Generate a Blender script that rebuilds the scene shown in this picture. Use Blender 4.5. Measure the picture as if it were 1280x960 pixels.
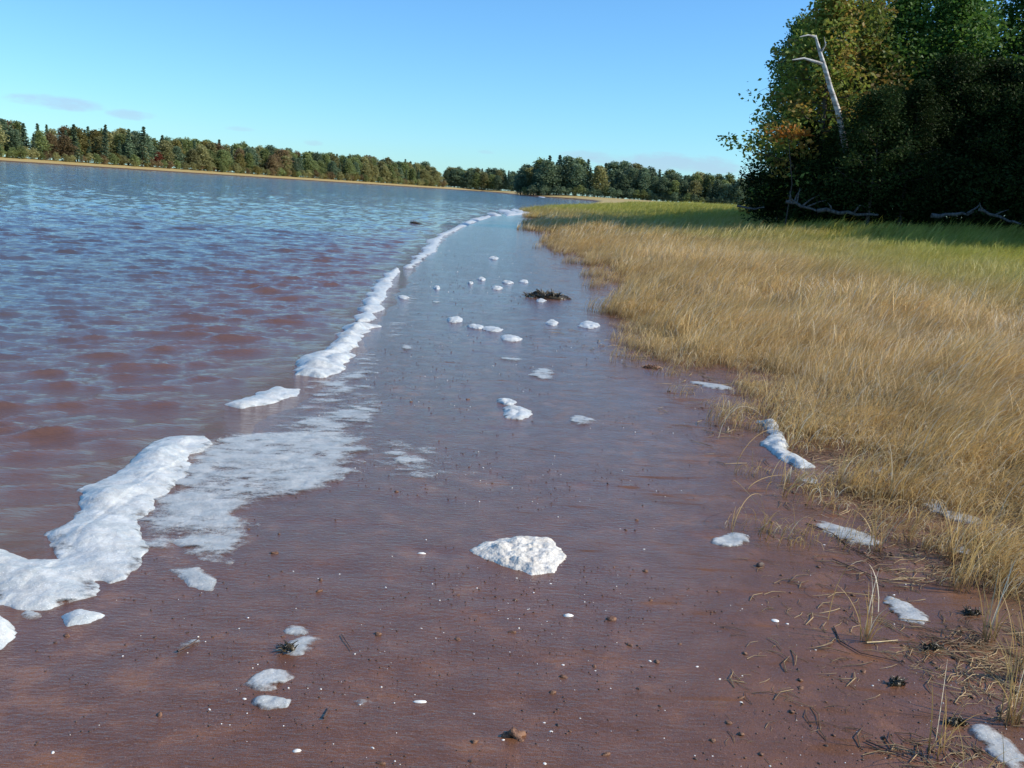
import bpy, math, random
import numpy as np
from mathutils import Vector, Matrix, Euler

# ---------------------------------------------------------------- scene basics
S = bpy.context.scene
for o in list(bpy.data.objects): bpy.data.objects.remove(o)
COL = S.collection
R = math.radians
F = 1250.0                      # focal length in pixels of the 1280 x 960 photograph
EYE = 1.6
cam_d = bpy.data.cameras.new('camera'); cam = bpy.data.objects.new('camera', cam_d); COL.objects.link(cam)
cam_d.sensor_width = 36; cam_d.lens = 36 * F / 1280; cam_d.clip_end = 6000; cam_d.clip_start = 0.05
cam.location = (0, 0, EYE)
ROT = Euler((R(90 - 10.89), 0, 0)).to_matrix() @ Euler((0, 0, R(3.9))).to_matrix()
cam.rotation_euler = ROT.to_euler()
S.camera = cam
S.render.resolution_x = 1024; S.render.resolution_y = 768
S.view_settings.view_transform = 'Standard'; S.view_settings.look = 'None'
S.view_settings.exposure = 0.22; S.view_settings.gamma = 1
SUN_EL = 35.0
SUN_AZ = 95.0                   # clockwise from the view direction (+Y)
sd = Vector((math.sin(R(SUN_AZ)) * math.cos(R(SUN_EL)), math.cos(R(SUN_AZ)) * math.cos(R(SUN_EL)), math.sin(R(SUN_EL))))
sun_d = bpy.data.lights.new('sun', 'SUN'); sun = bpy.data.objects.new('sun', sun_d); COL.objects.link(sun)
sun_d.energy = 4.9; sun_d.angle = R(0.5); sun_d.color = (1, 0.93, 0.82)
sun.rotation_euler = sd.to_track_quat('Z', 'Y').to_euler()
sun.location = (30, -5, 40)

# ---------------------------------------------------------------- pixel -> place helpers
RM = np.array(ROT)
def ray(px, py):
    d = RM @ np.array([(px - 640) / F, (480 - py) / F, -1.0]); return d
def flat(px, py, z=0.0):
    d = ray(px, py); t = (z - EYE) / d[2]; return np.array([d[0] * t, d[1] * t])
def azel(px, py):
    d = ray(px, py); d = d / np.linalg.norm(d); return math.atan2(d[0], d[1]), math.asin(d[2])

# ---------------------------------------------------------------- node helpers
class NT:
    def __init__(s, tree): s.t = tree; s.n = tree.nodes; s.l = tree.links
    def new(s, typ, **kw):
        n = s.n.new(typ)
        for k, v in kw.items(): setattr(n, k, v)
        return n
    def put(s, sock, v):
        if v is None: return
        if hasattr(v, 'is_linked') or isinstance(v, bpy.types.NodeSocket): s.l.new(v, sock)
        else:
            if isinstance(v, (tuple, list)) and len(v) == 3 and sock.type == 'RGBA': v = (*v, 1)
            sock.default_value = v
    def math(s, op, a, b=None, c=None, clamp=False):
        n = s.new('ShaderNodeMath', operation=op, use_clamp=clamp)
        s.put(n.inputs[0], a); s.put(n.inputs[1], b)
        if c is not None: s.put(n.inputs[2], c)
        return n.outputs[0]
    def noise(s, vec, scale, detail=4, rough=0.55, out=0, dist=0):
        n = s.new('ShaderNodeTexNoise'); s.put(n.inputs['Vector'], vec)
        n.inputs['Scale'].default_value = scale; n.inputs['Detail'].default_value = detail
        n.inputs['Roughness'].default_value = rough; n.inputs['Distortion'].default_value = dist
        return n.outputs[out]
    def ramp(s, v, lo, hi, a=0.0, b=1.0, smooth=True):
        n = s.new('ShaderNodeMapRange', interpolation_type='SMOOTHSTEP' if smooth else 'LINEAR')
        s.put(n.inputs[0], v); s.put(n.inputs[1], lo); s.put(n.inputs[2], hi); s.put(n.inputs[3], a); s.put(n.inputs[4], b)
        return n.outputs[0]
    def mix(s, f, a, b, blend='MIX'):
        n = s.new('ShaderNodeMix', data_type='RGBA', blend_type=blend)
        s.put(n.inputs[0], f); s.put(n.inputs[6], a); s.put(n.inputs[7], b); return n.outputs[2]
    def bump(s, h, strength=0.5, dist=0.01, normal=None):
        n = s.new('ShaderNodeBump'); n.inputs['Distance'].default_value = dist
        s.put(n.inputs['Strength'], strength); s.put(n.inputs['Height'], h)
        if normal is not None: s.put(n.inputs['Normal'], normal)
        return n.outputs[0]
    def scalev(s, vec, sc):
        n = s.new('ShaderNodeMapping'); s.put(n.inputs[0], vec); n.inputs['Scale'].default_value = sc; return n.outputs[0]
def mat(name):
    m = bpy.data.materials.new(name); m.use_nodes = True
    t = NT(m.node_tree); p = m.node_tree.nodes['Principled BSDF']; return m, t, p

# ---------------------------------------------------------------- sky
W = bpy.data.worlds.new('World'); S.world = W; W.use_nodes = True
w = NT(W.node_tree); bg = W.node_tree.nodes['Background']
sky = w.new('ShaderNodeTexSky', sky_type='NISHITA'); sky.sun_disc = False
sky.sun_elevation = R(SUN_EL); sky.sun_rotation = R(SUN_AZ)
sky.air_density = 1.0; sky.dust_density = 0.15; sky.ozone_density = 2.2; sky.altitude = 0
tc = w.new('ShaderNodeTexCoord').outputs['Generated']
sep = w.new('ShaderNodeSeparateXYZ'); w.put(sep.inputs[0], tc)
az = w.math('ARCTAN2', sep.outputs[0], sep.outputs[1]); el = w.math('ARCSINE', sep.outputs[2])
cmb = w.new('ShaderNodeCombineXYZ'); w.put(cmb.inputs[0], az); w.put(cmb.inputs[1], w.math('MULTIPLY', el, 3.2))
cn = w.noise(cmb.outputs[0], 26, 6, 0.62)
tot = None
for (px, py, rx, ry, k) in [(72, 128, 62, 10, .8), (166, 143, 34, 8, .7), (300, 161, 22, 4, .4), (392, 179, 16, 5, .5),
                            (840, 205, 150, 16, .8), (740, 196, 60, 9, .55), (-160, 120, 90, 16, .8), (-420, 100, 120, 12, .8), (1700, 250, 200, 15, .8), (608, 190, 14, 3, .3)]:
    a0, e0 = azel(px, py)
    a = w.math('DIVIDE', w.math('SUBTRACT', az, a0), rx / F); e = w.math('DIVIDE', w.math('SUBTRACT', el, e0), ry / F)
    r2 = w.math('ADD', w.math('MULTIPLY', a, a), w.math('MULTIPLY', e, e))
    v = w.math('MULTIPLY', w.math('SUBTRACT', 1.0, r2), 1.0, clamp=True)
    v = w.math('MULTIPLY', w.ramp(w.math('ADD', w.math('MULTIPLY', v, 0.5), w.math('SUBTRACT', cn, 0.5)), 0.10, 0.5), k)
    v = w.math('MULTIPLY', v, w.ramp(r2, 0.6, 1.0, 1, 0))
    tot = v if tot is None else w.math('MAXIMUM', tot, v)
skyc = w.mix(1.0, sky.outputs[0], (0.54, 0.93, 1.27), 'MULTIPLY')
cl = w.mix(w.math('MULTIPLY', tot, 0.7), skyc, (3.2, 4.1, 5.6))
w.put(bg.inputs[0], cl); bg.inputs[1].default_value = 0.125

# ---------------------------------------------------------------- numpy noise and distances
def _h(i, j, s):
    n = (i.astype(np.int64) * 374761393 + j.astype(np.int64) * 668265263 + s * 974711) & 0x7fffffff
    n = (n ^ (n >> 13)) * 1274126177 & 0x7fffffff
    n = (n ^ (n >> 16)) & 0xffff
    return n / 32767.5 - 1
def vn(x, y, s=0):
    xi = np.floor(x); yi = np.floor(y); fx = x - xi; fy = y - yi
    fx = fx * fx * fx * (fx * (fx * 6 - 15) + 10); fy = fy * fy * fy * (fy * (fy * 6 - 15) + 10)
    a = _h(xi, yi, s); b = _h(xi + 1, yi, s); c = _h(xi, yi + 1, s); d = _h(xi + 1, yi + 1, s)
    return (a * (1 - fx) + b * fx) * (1 - fy) + (c * (1 - fx) + d * fx) * fy
def fbm(x, y, s=0, o=4, g=0.5):
    v = 0; a = 1; t = 0
    for k in range(o):
        v = v + a * vn(x + 17.3 * k, y - 9.1 * k, s + k); t += a; a *= g; x = x * 2.03; y = y * 2.03
    return v / t
def sdist(P, x, y):            # > 0 inside the closed polygon
    x = np.asarray(x, float); y = np.asarray(y, float); best = np.full(x.shape, 1e18); ins = np.zeros(x.shape, bool)
    n = len(P)
    for i in range(n):
        ax, ay = P[i]; bx, by = P[(i + 1) % n]
        dx, dy = bx - ax, by - ay; L = dx * dx + dy * dy + 1e-12
        t = np.clip(((x - ax) * dx + (y - ay) * dy) / L, 0, 1)
        d = (x - ax - t * dx) ** 2 + (y - ay - t * dy) ** 2
        best = np.minimum(best, d)
        c = ((ay > y) != (by > y)) & (x < (bx - ax) * (y - ay) / ((by - ay) if by != ay else 1e-12) + ax)
        ins ^= c
    return np.where(ins, 1, -1) * np.sqrt(best)
def sm(x, a, b):
    t = np.clip((x - a) / (b - a), 0, 1); return t * t * (3 - 2 * t)

# ---------------------------------------------------------------- plan of the place
shore_px = [(-330, 930), (-120, 815), (0, 748), (62, 700), (102, 655), (180, 600), (262, 552), (330, 508), (385, 475), (440, 425),
            (475, 380), (500, 345), (530, 315), (552, 297), (576, 283), (612, 270), (650, 262.5)]
shore = [tuple(flat(*p)) for p in shore_px]
WATER = [(-30, -100), (-6, -8)] + shore + [(4, 118), (12, 180), (21, 280), (27, 390), (22, 462), (0, 480), (-16, 560), (-20, 700), (-33, 760),
         (-34, 690), (-123, 480), (-179, 350), (-270, 285), (-420, 210), (-640, 110), (-760, -40), (-760, -100)]
grass_px = [(650, 263), (652, 279), (676, 296), (704, 316), (744, 332), (764, 372), (800, 424), (862, 449), (925, 462), (965, 492),
            (1000, 535), (1070, 585), (1150, 650), (1225, 750), (1330, 960)]
edge = [tuple(flat(px, py, 0.05)) for px, py in grass_px]
MARSH = edge + [(3.2, -8), (80, -8), (400, 300), (300, 480), (27, 470), (26, 390), (20, 280), (11, 180), (3.4, 118)]

def ground(x, y):
    x = np.asarray(x, float); y = np.asarray(y, float)
    d = -sdist(WATER, x, y); g = sdist(MARSH, x, y); d = d + 0.16 * fbm(x * 1.7, y * 1.7, 2, 4) * sm(40 - y, 0, 10)
    land = 0.016 * np.clip(d, 0, 1) + 0.006 * np.clip(d, 0, 12) + sm(g, 0, 20) * 0.5 + sm(g, 0, 1.5) * 0.03
    wood = sm(x, 5, 15) * sm(y, 30, 43) * 0.55
    far = sm(d, 0, 30) * 1.6 * sm(y + np.abs(x) * 0.5, 230, 330)
    land = np.maximum(land + wood, far)
    land = land + (0.004 * fbm(x * 1.3, y * 1.3, 3, 3) + sm(22 - y, 0, 8) * (0.0045 * fbm(x * 3, y * 7, 6, 3) + 0.0022 * np.abs(fbm(x * 9, y * 14, 7, 3)))) * sm(d, 0.0, 1.0) + sm(g, 1, 8) * 0.05 * fbm(x * .4, y * .4, 8, 3)
    bed = -np.clip(0.05 * -d, 0, 1.5) - 0.012
    return np.where(d > 0, land, np.where(d > -0.25, (d / 0.25) * 0.024, bed))
def gz(x, y): return float(ground(np.array([x]), np.array([y]))[0])
def at(px, py):
    z = 0.0
    for _ in range(6):
        p = flat(px, py, z); z = 0.5 * z + 0.5 * gz(*p)
    p = flat(px, py, z); return p[0], p[1], z

# ---------------------------------------------------------------- mesh helpers
def mesh(name, V, Fc, smooth=True, attrs=None):
    V = np.asarray(V, np.float32).reshape(-1, 3); Fc = np.asarray(Fc, np.int32); k = Fc.shape[1]
    me = bpy.data.meshes.new(name)
    me.vertices.add(len(V)); me.vertices.foreach_set('co', V.ravel())
    me.loops.add(Fc.size); me.loops.foreach_set('vertex_index', Fc.ravel())
    me.polygons.add(len(Fc)); me.polygons.foreach_set('loop_start', np.arange(0, Fc.size, k, dtype=np.int32))
    me.polygons.foreach_set('loop_total', np.full(len(Fc), k, np.int32))
    if smooth: me.polygons.foreach_set('use_smooth', np.ones(len(Fc), bool))
    for nm, a in (attrs or {}).items():
        at_ = me.attributes.new(nm, 'FLOAT', 'POINT'); at_.data.foreach_set('value', np.asarray(a, np.float32).ravel())
    me.update(calc_edges=True); me.validate(); return me
def obj(name, me, m=None, parent=None, loc=(0, 0, 0)):
    o = bpy.data.objects.new(name, me); COL.objects.link(o); o.location = loc
    if m is not None and len(me.materials) == 0: me.materials.append(m)
    if parent is not None: o.parent = parent
    return o
def tag(o, label=None, cat=None, group=None, kind=None):
    if label: o['label'] = label
    if cat: o['category'] = cat
    if group: o['group'] = group
    if kind: o['kind'] = kind
    return o
def gridfaces(nr, nc, keep=None):
    i = np.arange(nr - 1)[:, None] * nc + np.arange(nc - 1)[None, :]
    f = np.stack([i, i + 1, i + nc + 1, i + nc], -1)
    if keep is not None: return f[keep]
    return f.reshape(-1, 4)
def compact(V, Fc, attrs=None):
    used, inv = np.unique(Fc.ravel(), return_inverse=True)
    A = {k: np.asarray(a).ravel()[used] for k, a in (attrs or {}).items()}
    return V[used], inv.reshape(Fc.shape), A
def join(parts):
    Vs, Fs, n = [], [], 0
    for V, Fc in parts:
        Vs.append(V); Fs.append(np.asarray(Fc) + n); n += len(V)
    return np.concatenate(Vs), np.concatenate(Fs)
def tube(P, rad, n=7):
    P = np.asarray(P, float); m = len(P); V = []
    for i in range(m):
        t = P[min(i + 1, m - 1)] - P[max(i - 1, 0)]; t /= np.linalg.norm(t) + 1e-9
        u = np.cross(t, (0.31, 0.95, 0.1)) ; u /= np.linalg.norm(u) + 1e-9; v = np.cross(t, u)
        a = np.arange(n) * 2 * np.pi / n
        V.append(P[i] + rad[i] * (np.cos(a)[:, None] * u + np.sin(a)[:, None] * v))
    V = np.concatenate(V); Fc = []
    for i in range(m - 1):
        for j in range(n):
            Fc.append((i * n + j, i * n + (j + 1) % n, (i + 1) * n + (j + 1) % n, (i + 1) * n + j))
    return V, np.array(Fc)

# ---------------------------------------------------------------- materials
def m_ground():
    m, t, p = mat('mud and marsh soil')
    pos = t.new('ShaderNodeNewGeometry').outputs['Position']
    marsh = t.new('ShaderNodeAttribute', attribute_name='marsh').outputs['Fac']
    shore_d = t.new('ShaderNodeAttribute', attribute_name='shore').outputs['Fac']
    big = t.noise(pos, 0.9, 4); mid = t.noise(pos, 6, 5, 0.6); fine = t.noise(pos, 60, 4, 0.7)
    streak = t.noise(t.scalev(pos, (1.2, 5.5, 1)), 1.5, 5, 0.65, dist=0.4)
    c = t.mix(t.ramp(mid, 0.35, 0.65), (0.116, 0.044, 0.016), (0.152, 0.060, 0.024))
    c = t.mix(t.ramp(t.math('ADD', mid, t.math('MULTIPLY', big, .5)), 0.80, 0.98), c, (0.20, 0.080, 0.028))
    c = t.mix(t.ramp(fine, 0.55, 0.75, 0, 0.55), c, (0.065, 0.026, 0.015))
    c = t.mix(t.ramp(t.noise(pos, 150, 2, .6), 0.62, 0.72, 0, 0.5), c, (0.36, 0.20, 0.13))
    # thatch under the marsh grass
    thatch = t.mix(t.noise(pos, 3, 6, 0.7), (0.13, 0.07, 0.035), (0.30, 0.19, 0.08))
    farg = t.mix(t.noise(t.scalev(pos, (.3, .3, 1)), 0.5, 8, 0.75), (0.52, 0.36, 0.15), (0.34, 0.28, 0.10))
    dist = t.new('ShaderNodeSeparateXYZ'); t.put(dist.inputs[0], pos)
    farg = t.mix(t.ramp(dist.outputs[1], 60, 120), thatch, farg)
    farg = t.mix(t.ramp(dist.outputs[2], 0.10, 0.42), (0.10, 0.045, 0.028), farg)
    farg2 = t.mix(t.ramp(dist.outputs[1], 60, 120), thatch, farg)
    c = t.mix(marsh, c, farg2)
    t.put(p.inputs['Base Color'], c)
    p.inputs['Roughness'].default_value = 0.75; p.inputs['Specular IOR Level'].default_value = 0.25
    # a thin film of water lies on the mud: patches of it are drained
    wet = t.ramp(t.math('ADD', t.math('MULTIPLY', streak, 0.7), t.math('MULTIPLY', t.ramp(shore_d, 0, 6, 0.36, 0.16, False), 1.0)), 0.46, 0.60)
    wet = t.math('MULTIPLY', wet, t.math('SUBTRACT', 1.0, marsh))
    t.put(p.inputs['Coat Weight'], t.ramp(wet, 0, 1, 0.0, 1.0))
    t.put(p.inputs['Coat Weight'], t.math('MULTIPLY', t.math('SUBTRACT', 1.0, marsh), t.ramp(wet, 0, 1, 0.18, 1.0)))
    t.put(p.inputs['Coat Roughness'], t.ramp(wet, 0, 1, 0.36, 0.10))
    p.inputs['Coat IOR'].default_value = 1.40
    b1 = t.bump(t.math('ADD', fine, t.math('MULTIPLY', t.noise(pos, 240, 2), 0.4)), 0.5, 0.006)
    rip = t.noise(t.scalev(pos, (1, 2.6, 1)), 22, 3, 0.6)
    b2 = t.bump(t.math('ADD', rip, t.math('MULTIPLY', fine, 0.5)), 0.4, 0.012)
    t.put(p.inputs['Normal'], b1); t.put(p.inputs['Coat Normal'], b2)
    return m
def m_water():
    m, t, p = mat('muddy water')
    pos = t.new('ShaderNodeNewGeometry').outputs['Position']
    c = t.mix(t.noise(pos, 0.7, 3), (0.130, 0.066, 0.044), (0.160, 0.078, 0.050))
    c = t.mix(t.ramp(t.new('ShaderNodeAttribute', attribute_name='deep').outputs['Fac'], 0.4, 4.5), c, t.mix(t.noise(pos, 0.5, 3), (0.078, 0.070, 0.074), (0.110, 0.082, 0.078)))
    c = t.mix(t.ramp(t.math('ADD', t.new('ShaderNodeAttribute', attribute_name='deep').outputs['Fac'], t.math('MULTIPLY', t.noise(pos, 0.15, 3), 8)), 5, 32), c, (0.040, 0.040, 0.045))
    t.put(p.inputs['Base Color'], c)
    p.inputs['Roughness'].default_value = 0.06; p.inputs['IOR'].default_value = 1.40
    p.inputs['Specular IOR Level'].default_value = 0.5
    sx = t.new('ShaderNodeSeparateXYZ'); t.put(sx.inputs[0], pos)
    far = t.ramp(sx.outputs[1], 15, 60, 0, 1)
    rp = t.scalev(pos, (0.6, 1.7, 1))
    b = t.bump(t.noise(rp, 10, 6, 0.7), 0.45, 0.05)
    calm = t.new('ShaderNodeAttribute', attribute_name='calm').outputs['Fac']
    nz = t.noise(t.scalev(pos, (0.8, 1.6, 1)), 2.6, 5, 0.72, out=1)
    vm = t.new('ShaderNodeVectorMath', operation='SUBTRACT'); t.put(vm.inputs[0], nz); vm.inputs[1].default_value = (.5, .5, .5)
    v2 = t.new('ShaderNodeVectorMath', operation='MULTIPLY'); t.put(v2.inputs[0], vm.outputs[0]); v2.inputs[1].default_value = (1.3, 2.2, 0)
    v3 = t.new('ShaderNodeVectorMath', operation='SCALE'); t.put(v3.inputs[0], v2.outputs[0]); t.put(v3.inputs['Scale'], t.ramp(sx.outputs[1], 4, 50, 0.30, 1.0))
    v4 = t.new('ShaderNodeVectorMath', operation='ADD'); t.put(v4.inputs[0], b); t.put(v4.inputs[1], v3.outputs[0])
    v5 = t.new('ShaderNodeVectorMath', operation='NORMALIZE'); t.put(v5.inputs[0], v4.outputs[0])
    t.put(p.inputs['Normal'], v5.outputs[0])
    return m
def m_foam(name, film=False, warm=0.0):
    m, t, p = mat(name)
    pos = t.new('ShaderNodeNewGeometry').outputs['Position']
    v = t.new('ShaderNodeTexVoronoi'); t.put(v.inputs['Vector'], pos); v.inputs['Scale'].default_value = 95
    v2 = t.new('ShaderNodeTexVoronoi'); t.put(v2.inputs['Vector'], pos); v2.inputs['Scale'].default_value = 38
    n = t.noise(pos, 14, 4, 0.6)
    base = t.mix(t.ramp(n, 0.3, 0.7), (0.40, 0.43, 0.42) if not warm else (0.60, 0.54, 0.44), (0.64, 0.65, 0.61) if not warm else (0.82, 0.77, 0.66))
    base = t.mix(t.ramp(t.noise(pos, 5, 5, .7), .48, .75, 0, .28), base, (0.40, 0.36, 0.30))
    base = t.mix(t.ramp(v2.outputs['Distance'], 0.35, 0.75, 0, 0.35 if not warm else .6), base, (0.5, 0.47, 0.42))
    t.put(p.inputs['Base Color'], base)
    p.inputs['Roughness'].default_value = 0.35; p.inputs['Subsurface Weight'].default_value = 0.0 if film else 0.35; p.inputs['Subsurface Radius'].default_value = (.03, .03, .03); p.inputs['Subsurface Scale'].default_value = 0.6
    h = t.math('ADD', t.math('MULTIPLY', v.outputs['Distance'], -0.6), t.math('MULTIPLY', v2.outputs['Distance'], -1.0))
    t.put(p.inputs['Normal'], t.bump(h, 0.5 if not warm else 0.6, 0.0035 if not warm else .007))
    sp = t.ramp(t.noise(pos, 190, 1), 0.66, 0.72)
    t.put(p.inputs['Base Color'], t.mix(sp, base, (.9, .9, .88))); t.put(p.inputs['Coat Weight'], t.math('MULTIPLY', sp, 0.2 if warm else 1.0)); p.inputs['Coat Roughness'].default_value = .05  # sparkles painted white into the froth colour, with a glossy coat on them
    th = t.new('ShaderNodeAttribute', attribute_name='thick').outputs['Fac']
    lace = t.math('ADD', th, t.math('MULTIPLY', t.math('SUBTRACT', t.noise(t.scalev(pos, (0.9, 1.5, 1)), 16, 8, 0.75), 0.5), 1.6))
    a = t.ramp(t.math('ADD', lace, t.math('MULTIPLY', t.math('SUBTRACT', t.noise(pos, 70, 3, .7), .5), 1.1)), 0.05, 1.1) if film else t.ramp(lace, -0.15, 0.40)
    tr = t.new('ShaderNodeBsdfTransparent'); mx = t.new('ShaderNodeMixShader')
    if film: a = t.math('MULTIPLY', a, 0.8)
    t.put(mx.inputs[0], a); t.l.new(tr.outputs[0], mx.inputs[1]); t.l.new(p.outputs[0], mx.inputs[2])
    out = m.node_tree.nodes['Material Output']; t.l.new(mx.outputs[0], out.inputs[0])
    return m
def m_blade(name, kind):
    m, t, p = mat(name)
    pos = t.new('ShaderNodeNewGeometry').outputs['Position']
    tt = t.new('ShaderNodeAttribute', attribute_name='t').outputs['Fac']
    rr = t.new('ShaderNodeAttribute', attribute_name='r').outputs['Fac']
    s = t.new('ShaderNodeSeparateXYZ'); t.put(s.inputs[0], pos)
    gold = t.mix(rr, (0.80, 0.56, 0.22), (0.46, 0.29, 0.095))
    gold = t.mix(t.ramp(t.noise(pos, 0.9, 4, .65), .45, .68, 0, .65), gold, (0.34, 0.21, 0.07))
    gold = t.mix(t.ramp(rr, 0.74, 0.92), gold, (0.92, 0.82, 0.58))  # palest blades: highlights put into the blade colour
    green = t.mix(rr, (0.30, 0.36, 0.045), (0.58, 0.50, 0.09))
    # greener meadow towards the wood
    g = t.math('ADD', t.math('MULTIPLY', s.outputs[0], 0.75), t.math('MULTIPLY', s.outputs[1], 0.12))
    g = t.math('ADD', g, t.math('MULTIPLY', t.math('SUBTRACT', t.noise(pos, 0.16, 3, .6), 0.5), 11))
    gf = t.math('MULTIPLY', t.ramp(g, 5.5, 14.5, 0, 0.9), t.ramp(s.outputs[1], 7, 17))
    c = t.mix(gf, gold, green)
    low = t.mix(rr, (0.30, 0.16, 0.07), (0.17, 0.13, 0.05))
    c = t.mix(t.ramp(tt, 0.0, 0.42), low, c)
    t.put(p.inputs['Base Color'], c); p.inputs['Roughness'].default_value = 0.5
    p.inputs['Specular IOR Level'].default_value = 0.35
    tl = t.new('ShaderNodeBsdfTranslucent'); t.put(tl.inputs[0], c)
    mx = t.new('ShaderNodeMixShader'); mx.inputs[0].default_value = 0.38
    t.l.new(p.outputs[0], mx.inputs[1]); t.l.new(tl.outputs[0], mx.inputs[2])
    t.l.new(mx.outputs[0], m.node_tree.nodes['Material Output'].inputs[0])
    return m
def m_leaf(name, ca, cb, transl=0.42, cc=None, spec=.3):
    m, t, p = mat(name)
    oi = t.new('ShaderNodeObjectInfo'); rr = t.new('ShaderNodeAttribute', attribute_name='r').outputs['Fac']
    c = t.mix(rr, ca, cb)
    if cc: c = t.mix(t.ramp(t.new('ShaderNodeAttribute', attribute_name='cl').outputs['Fac'], 0.62, 0.9), c, cc)
    v = t.ramp(oi.outputs['Random'], 0, 1, 0.7, 1.3, False)
    hs = t.new('ShaderNodeHueSaturation'); t.put(hs.inputs['Value'], v); t.put(hs.inputs['Color'], c)
    c = hs.outputs[0]
    t.put(p.inputs['Base Color'], c); p.inputs['Roughness'].default_value = 0.6; p.inputs['Specular IOR Level'].default_value = spec
    tl = t.new('ShaderNodeBsdfTranslucent'); t.put(tl.inputs[0], c)
    mx = t.new('ShaderNodeMixShader'); mx.inputs[0].default_value = transl
    t.l.new(p.outputs[0], mx.inputs[1]); t.l.new(tl.outputs[0], mx.inputs[2])
    t.l.new(mx.outputs[0], m.node_tree.nodes['Material Output'].inputs[0])
    return m
def m_simple(name, ca, cb, scale=20, rough=0.8, bumps=0.5, stretch=(1, 1, 1), bd=0.01):
    m, t, p = mat(name)
    co = t.new('ShaderNodeTexCoord').outputs['Object']
    n = t.noise(t.scalev(co, stretch), scale, 5, 0.65)
    t.put(p.inputs['Base Color'], t.mix(t.ramp(n, 0.35, 0.65), ca, cb)); p.inputs['Roughness'].default_value = rough
    t.put(p.inputs['Normal'], t.bump(n, bumps, bd)); return m
M_ground = m_ground(); M_water = m_water()
M_foam = m_foam('sea foam'); M_film = m_foam('thin lacy foam', True); M_crust = m_foam('dried foam', False, 1.0)
M_blade = m_blade('marsh grass blade', 0)
M_bark = m_simple('dark bark', (0.05, 0.038, 0.03), (0.11, 0.09, 0.07), 8, 0.9, 0.6, (1, 1, .25))
M_greybark = m_simple('grey bark', (0.14, 0.125, 0.11), (0.26, 0.24, 0.22), 3, 0.9, 0.5, (1, 1, .3))
M_birch = m_simple('birch bark', (0.22, 0.19, 0.16), (0.62, 0.60, 0.55), 3.5, 0.7, 0.3, (.6, .6, 2.2))
M_drift = m_simple('shade-darkened bleached driftwood', (0.04, 0.036, 0.034), (0.13, 0.12, 0.11), 12, 0.85, 0.5, (1, 1, .2))  # bleached wood, its colour darkened to stand for the shade it lies in
M_shell = m_simple('white shell', (0.72, 0.68, 0.58), (0.88, 0.86, 0.80), 60, 0.45, 0.2)
M_pebble = m_simple('dark wet pebble', (0.040, 0.025, 0.018), (0.11, 0.060, 0.04), 50, 0.6, 0.4)
M_clod = m_simple('brown mud clod', (0.10, 0.045, 0.026), (0.24, 0.12, 0.06), 50, 0.7, 0.6)
M_weed = m_simple('dark seaweed', (0.02, 0.018, 0.010), (0.09, 0.06, 0.022), 20, 0.4, 0.5)
LG = [m_leaf('mid green leaves', (0.16, 0.21, 0.075), (0.25, 0.28, 0.10)),  # far greens lightened in colour to stand for distance haze
      m_leaf('olive leaves', (0.23, 0.23, 0.09), (0.33, 0.31, 0.13)),
      m_leaf('dark green needles', (0.085, 0.135, 0.075), (0.13, 0.18, 0.09), 0.1),
      m_leaf('rusty leaves', (0.24, 0.155, 0.08), (0.22, 0.18, 0.08)),
      m_leaf('red leaves', (0.32, 0.070, 0.048), (0.24, 0.11, 0.055)),
      m_leaf('blue green leaves', (0.12, 0.18, 0.10), (0.18, 0.235, 0.13)),
      m_leaf('straw yellow leaves', (0.24, 0.20, 0.06), (0.17, 0.16, 0.05))]
LN = [m_leaf('wood leaf green', (0.060, 0.140, 0.022), (0.115, 0.20, 0.034), 0.38),
      m_leaf('wood leaf turning sunlit tone', (0.16, 0.22, 0.040), (0.26, 0.30, 0.055), 0.45, (0.30, 0.20, 0.045)),  # turning leaves, their colour lightened to stand for sun on the upper crowns
      m_leaf('wood needles', (0.028, 0.058, 0.022), (0.055, 0.090, 0.030), 0.12),
      m_leaf('wood leaf orange', (0.40, 0.14, 0.02), (0.28, 0.17, 0.03), 0.35),
      m_leaf('undergrowth leaf in painted shade', (0.018, 0.036, 0.010), (0.034, 0.052, 0.014), 0.2, None, .06)]  # leaf colour darkened to carry the deep shade low in the wood

# ---------------------------------------------------------------- ground sheet
def fan(us, rs):
    r = rs[:, None]; u = us[None, :]
    return (r * u), (r - 3.0) + 0 * u
def steps(a, b, ratio): return a * np.exp(np.arange(0, math.log(b / a), ratio))
us = np.concatenate([-np.geomspace(4, 0.62, 40), np.linspace(-0.6, 0.75, 560), np.geomspace(0.77, 4, 40)])
rs = np.concatenate([steps(1.0, 4.6, 0.03), steps(4.6, 30, 0.0052), steps(30, 200, 0.018), steps(200, 3500, 0.035)])
X, Y = fan(us, rs); Z = ground(X, Y)
near = sm(60 - Y, 0, 30)
g = sdist(MARSH, X, Y); d = -sdist(WATER, X, Y)
marsh_a = np.maximum(sm(g + 0.5 * fbm(X * 2, Y * 2, 5, 3), -0.3, 1.6), sm(Y, 120, 200) * (d > 0))
Vv = np.stack([X, Y, Z], -1).reshape(-1, 3)
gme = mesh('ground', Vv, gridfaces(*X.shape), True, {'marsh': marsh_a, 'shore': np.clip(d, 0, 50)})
tag(obj('ground', gme, M_ground), kind='structure')

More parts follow.
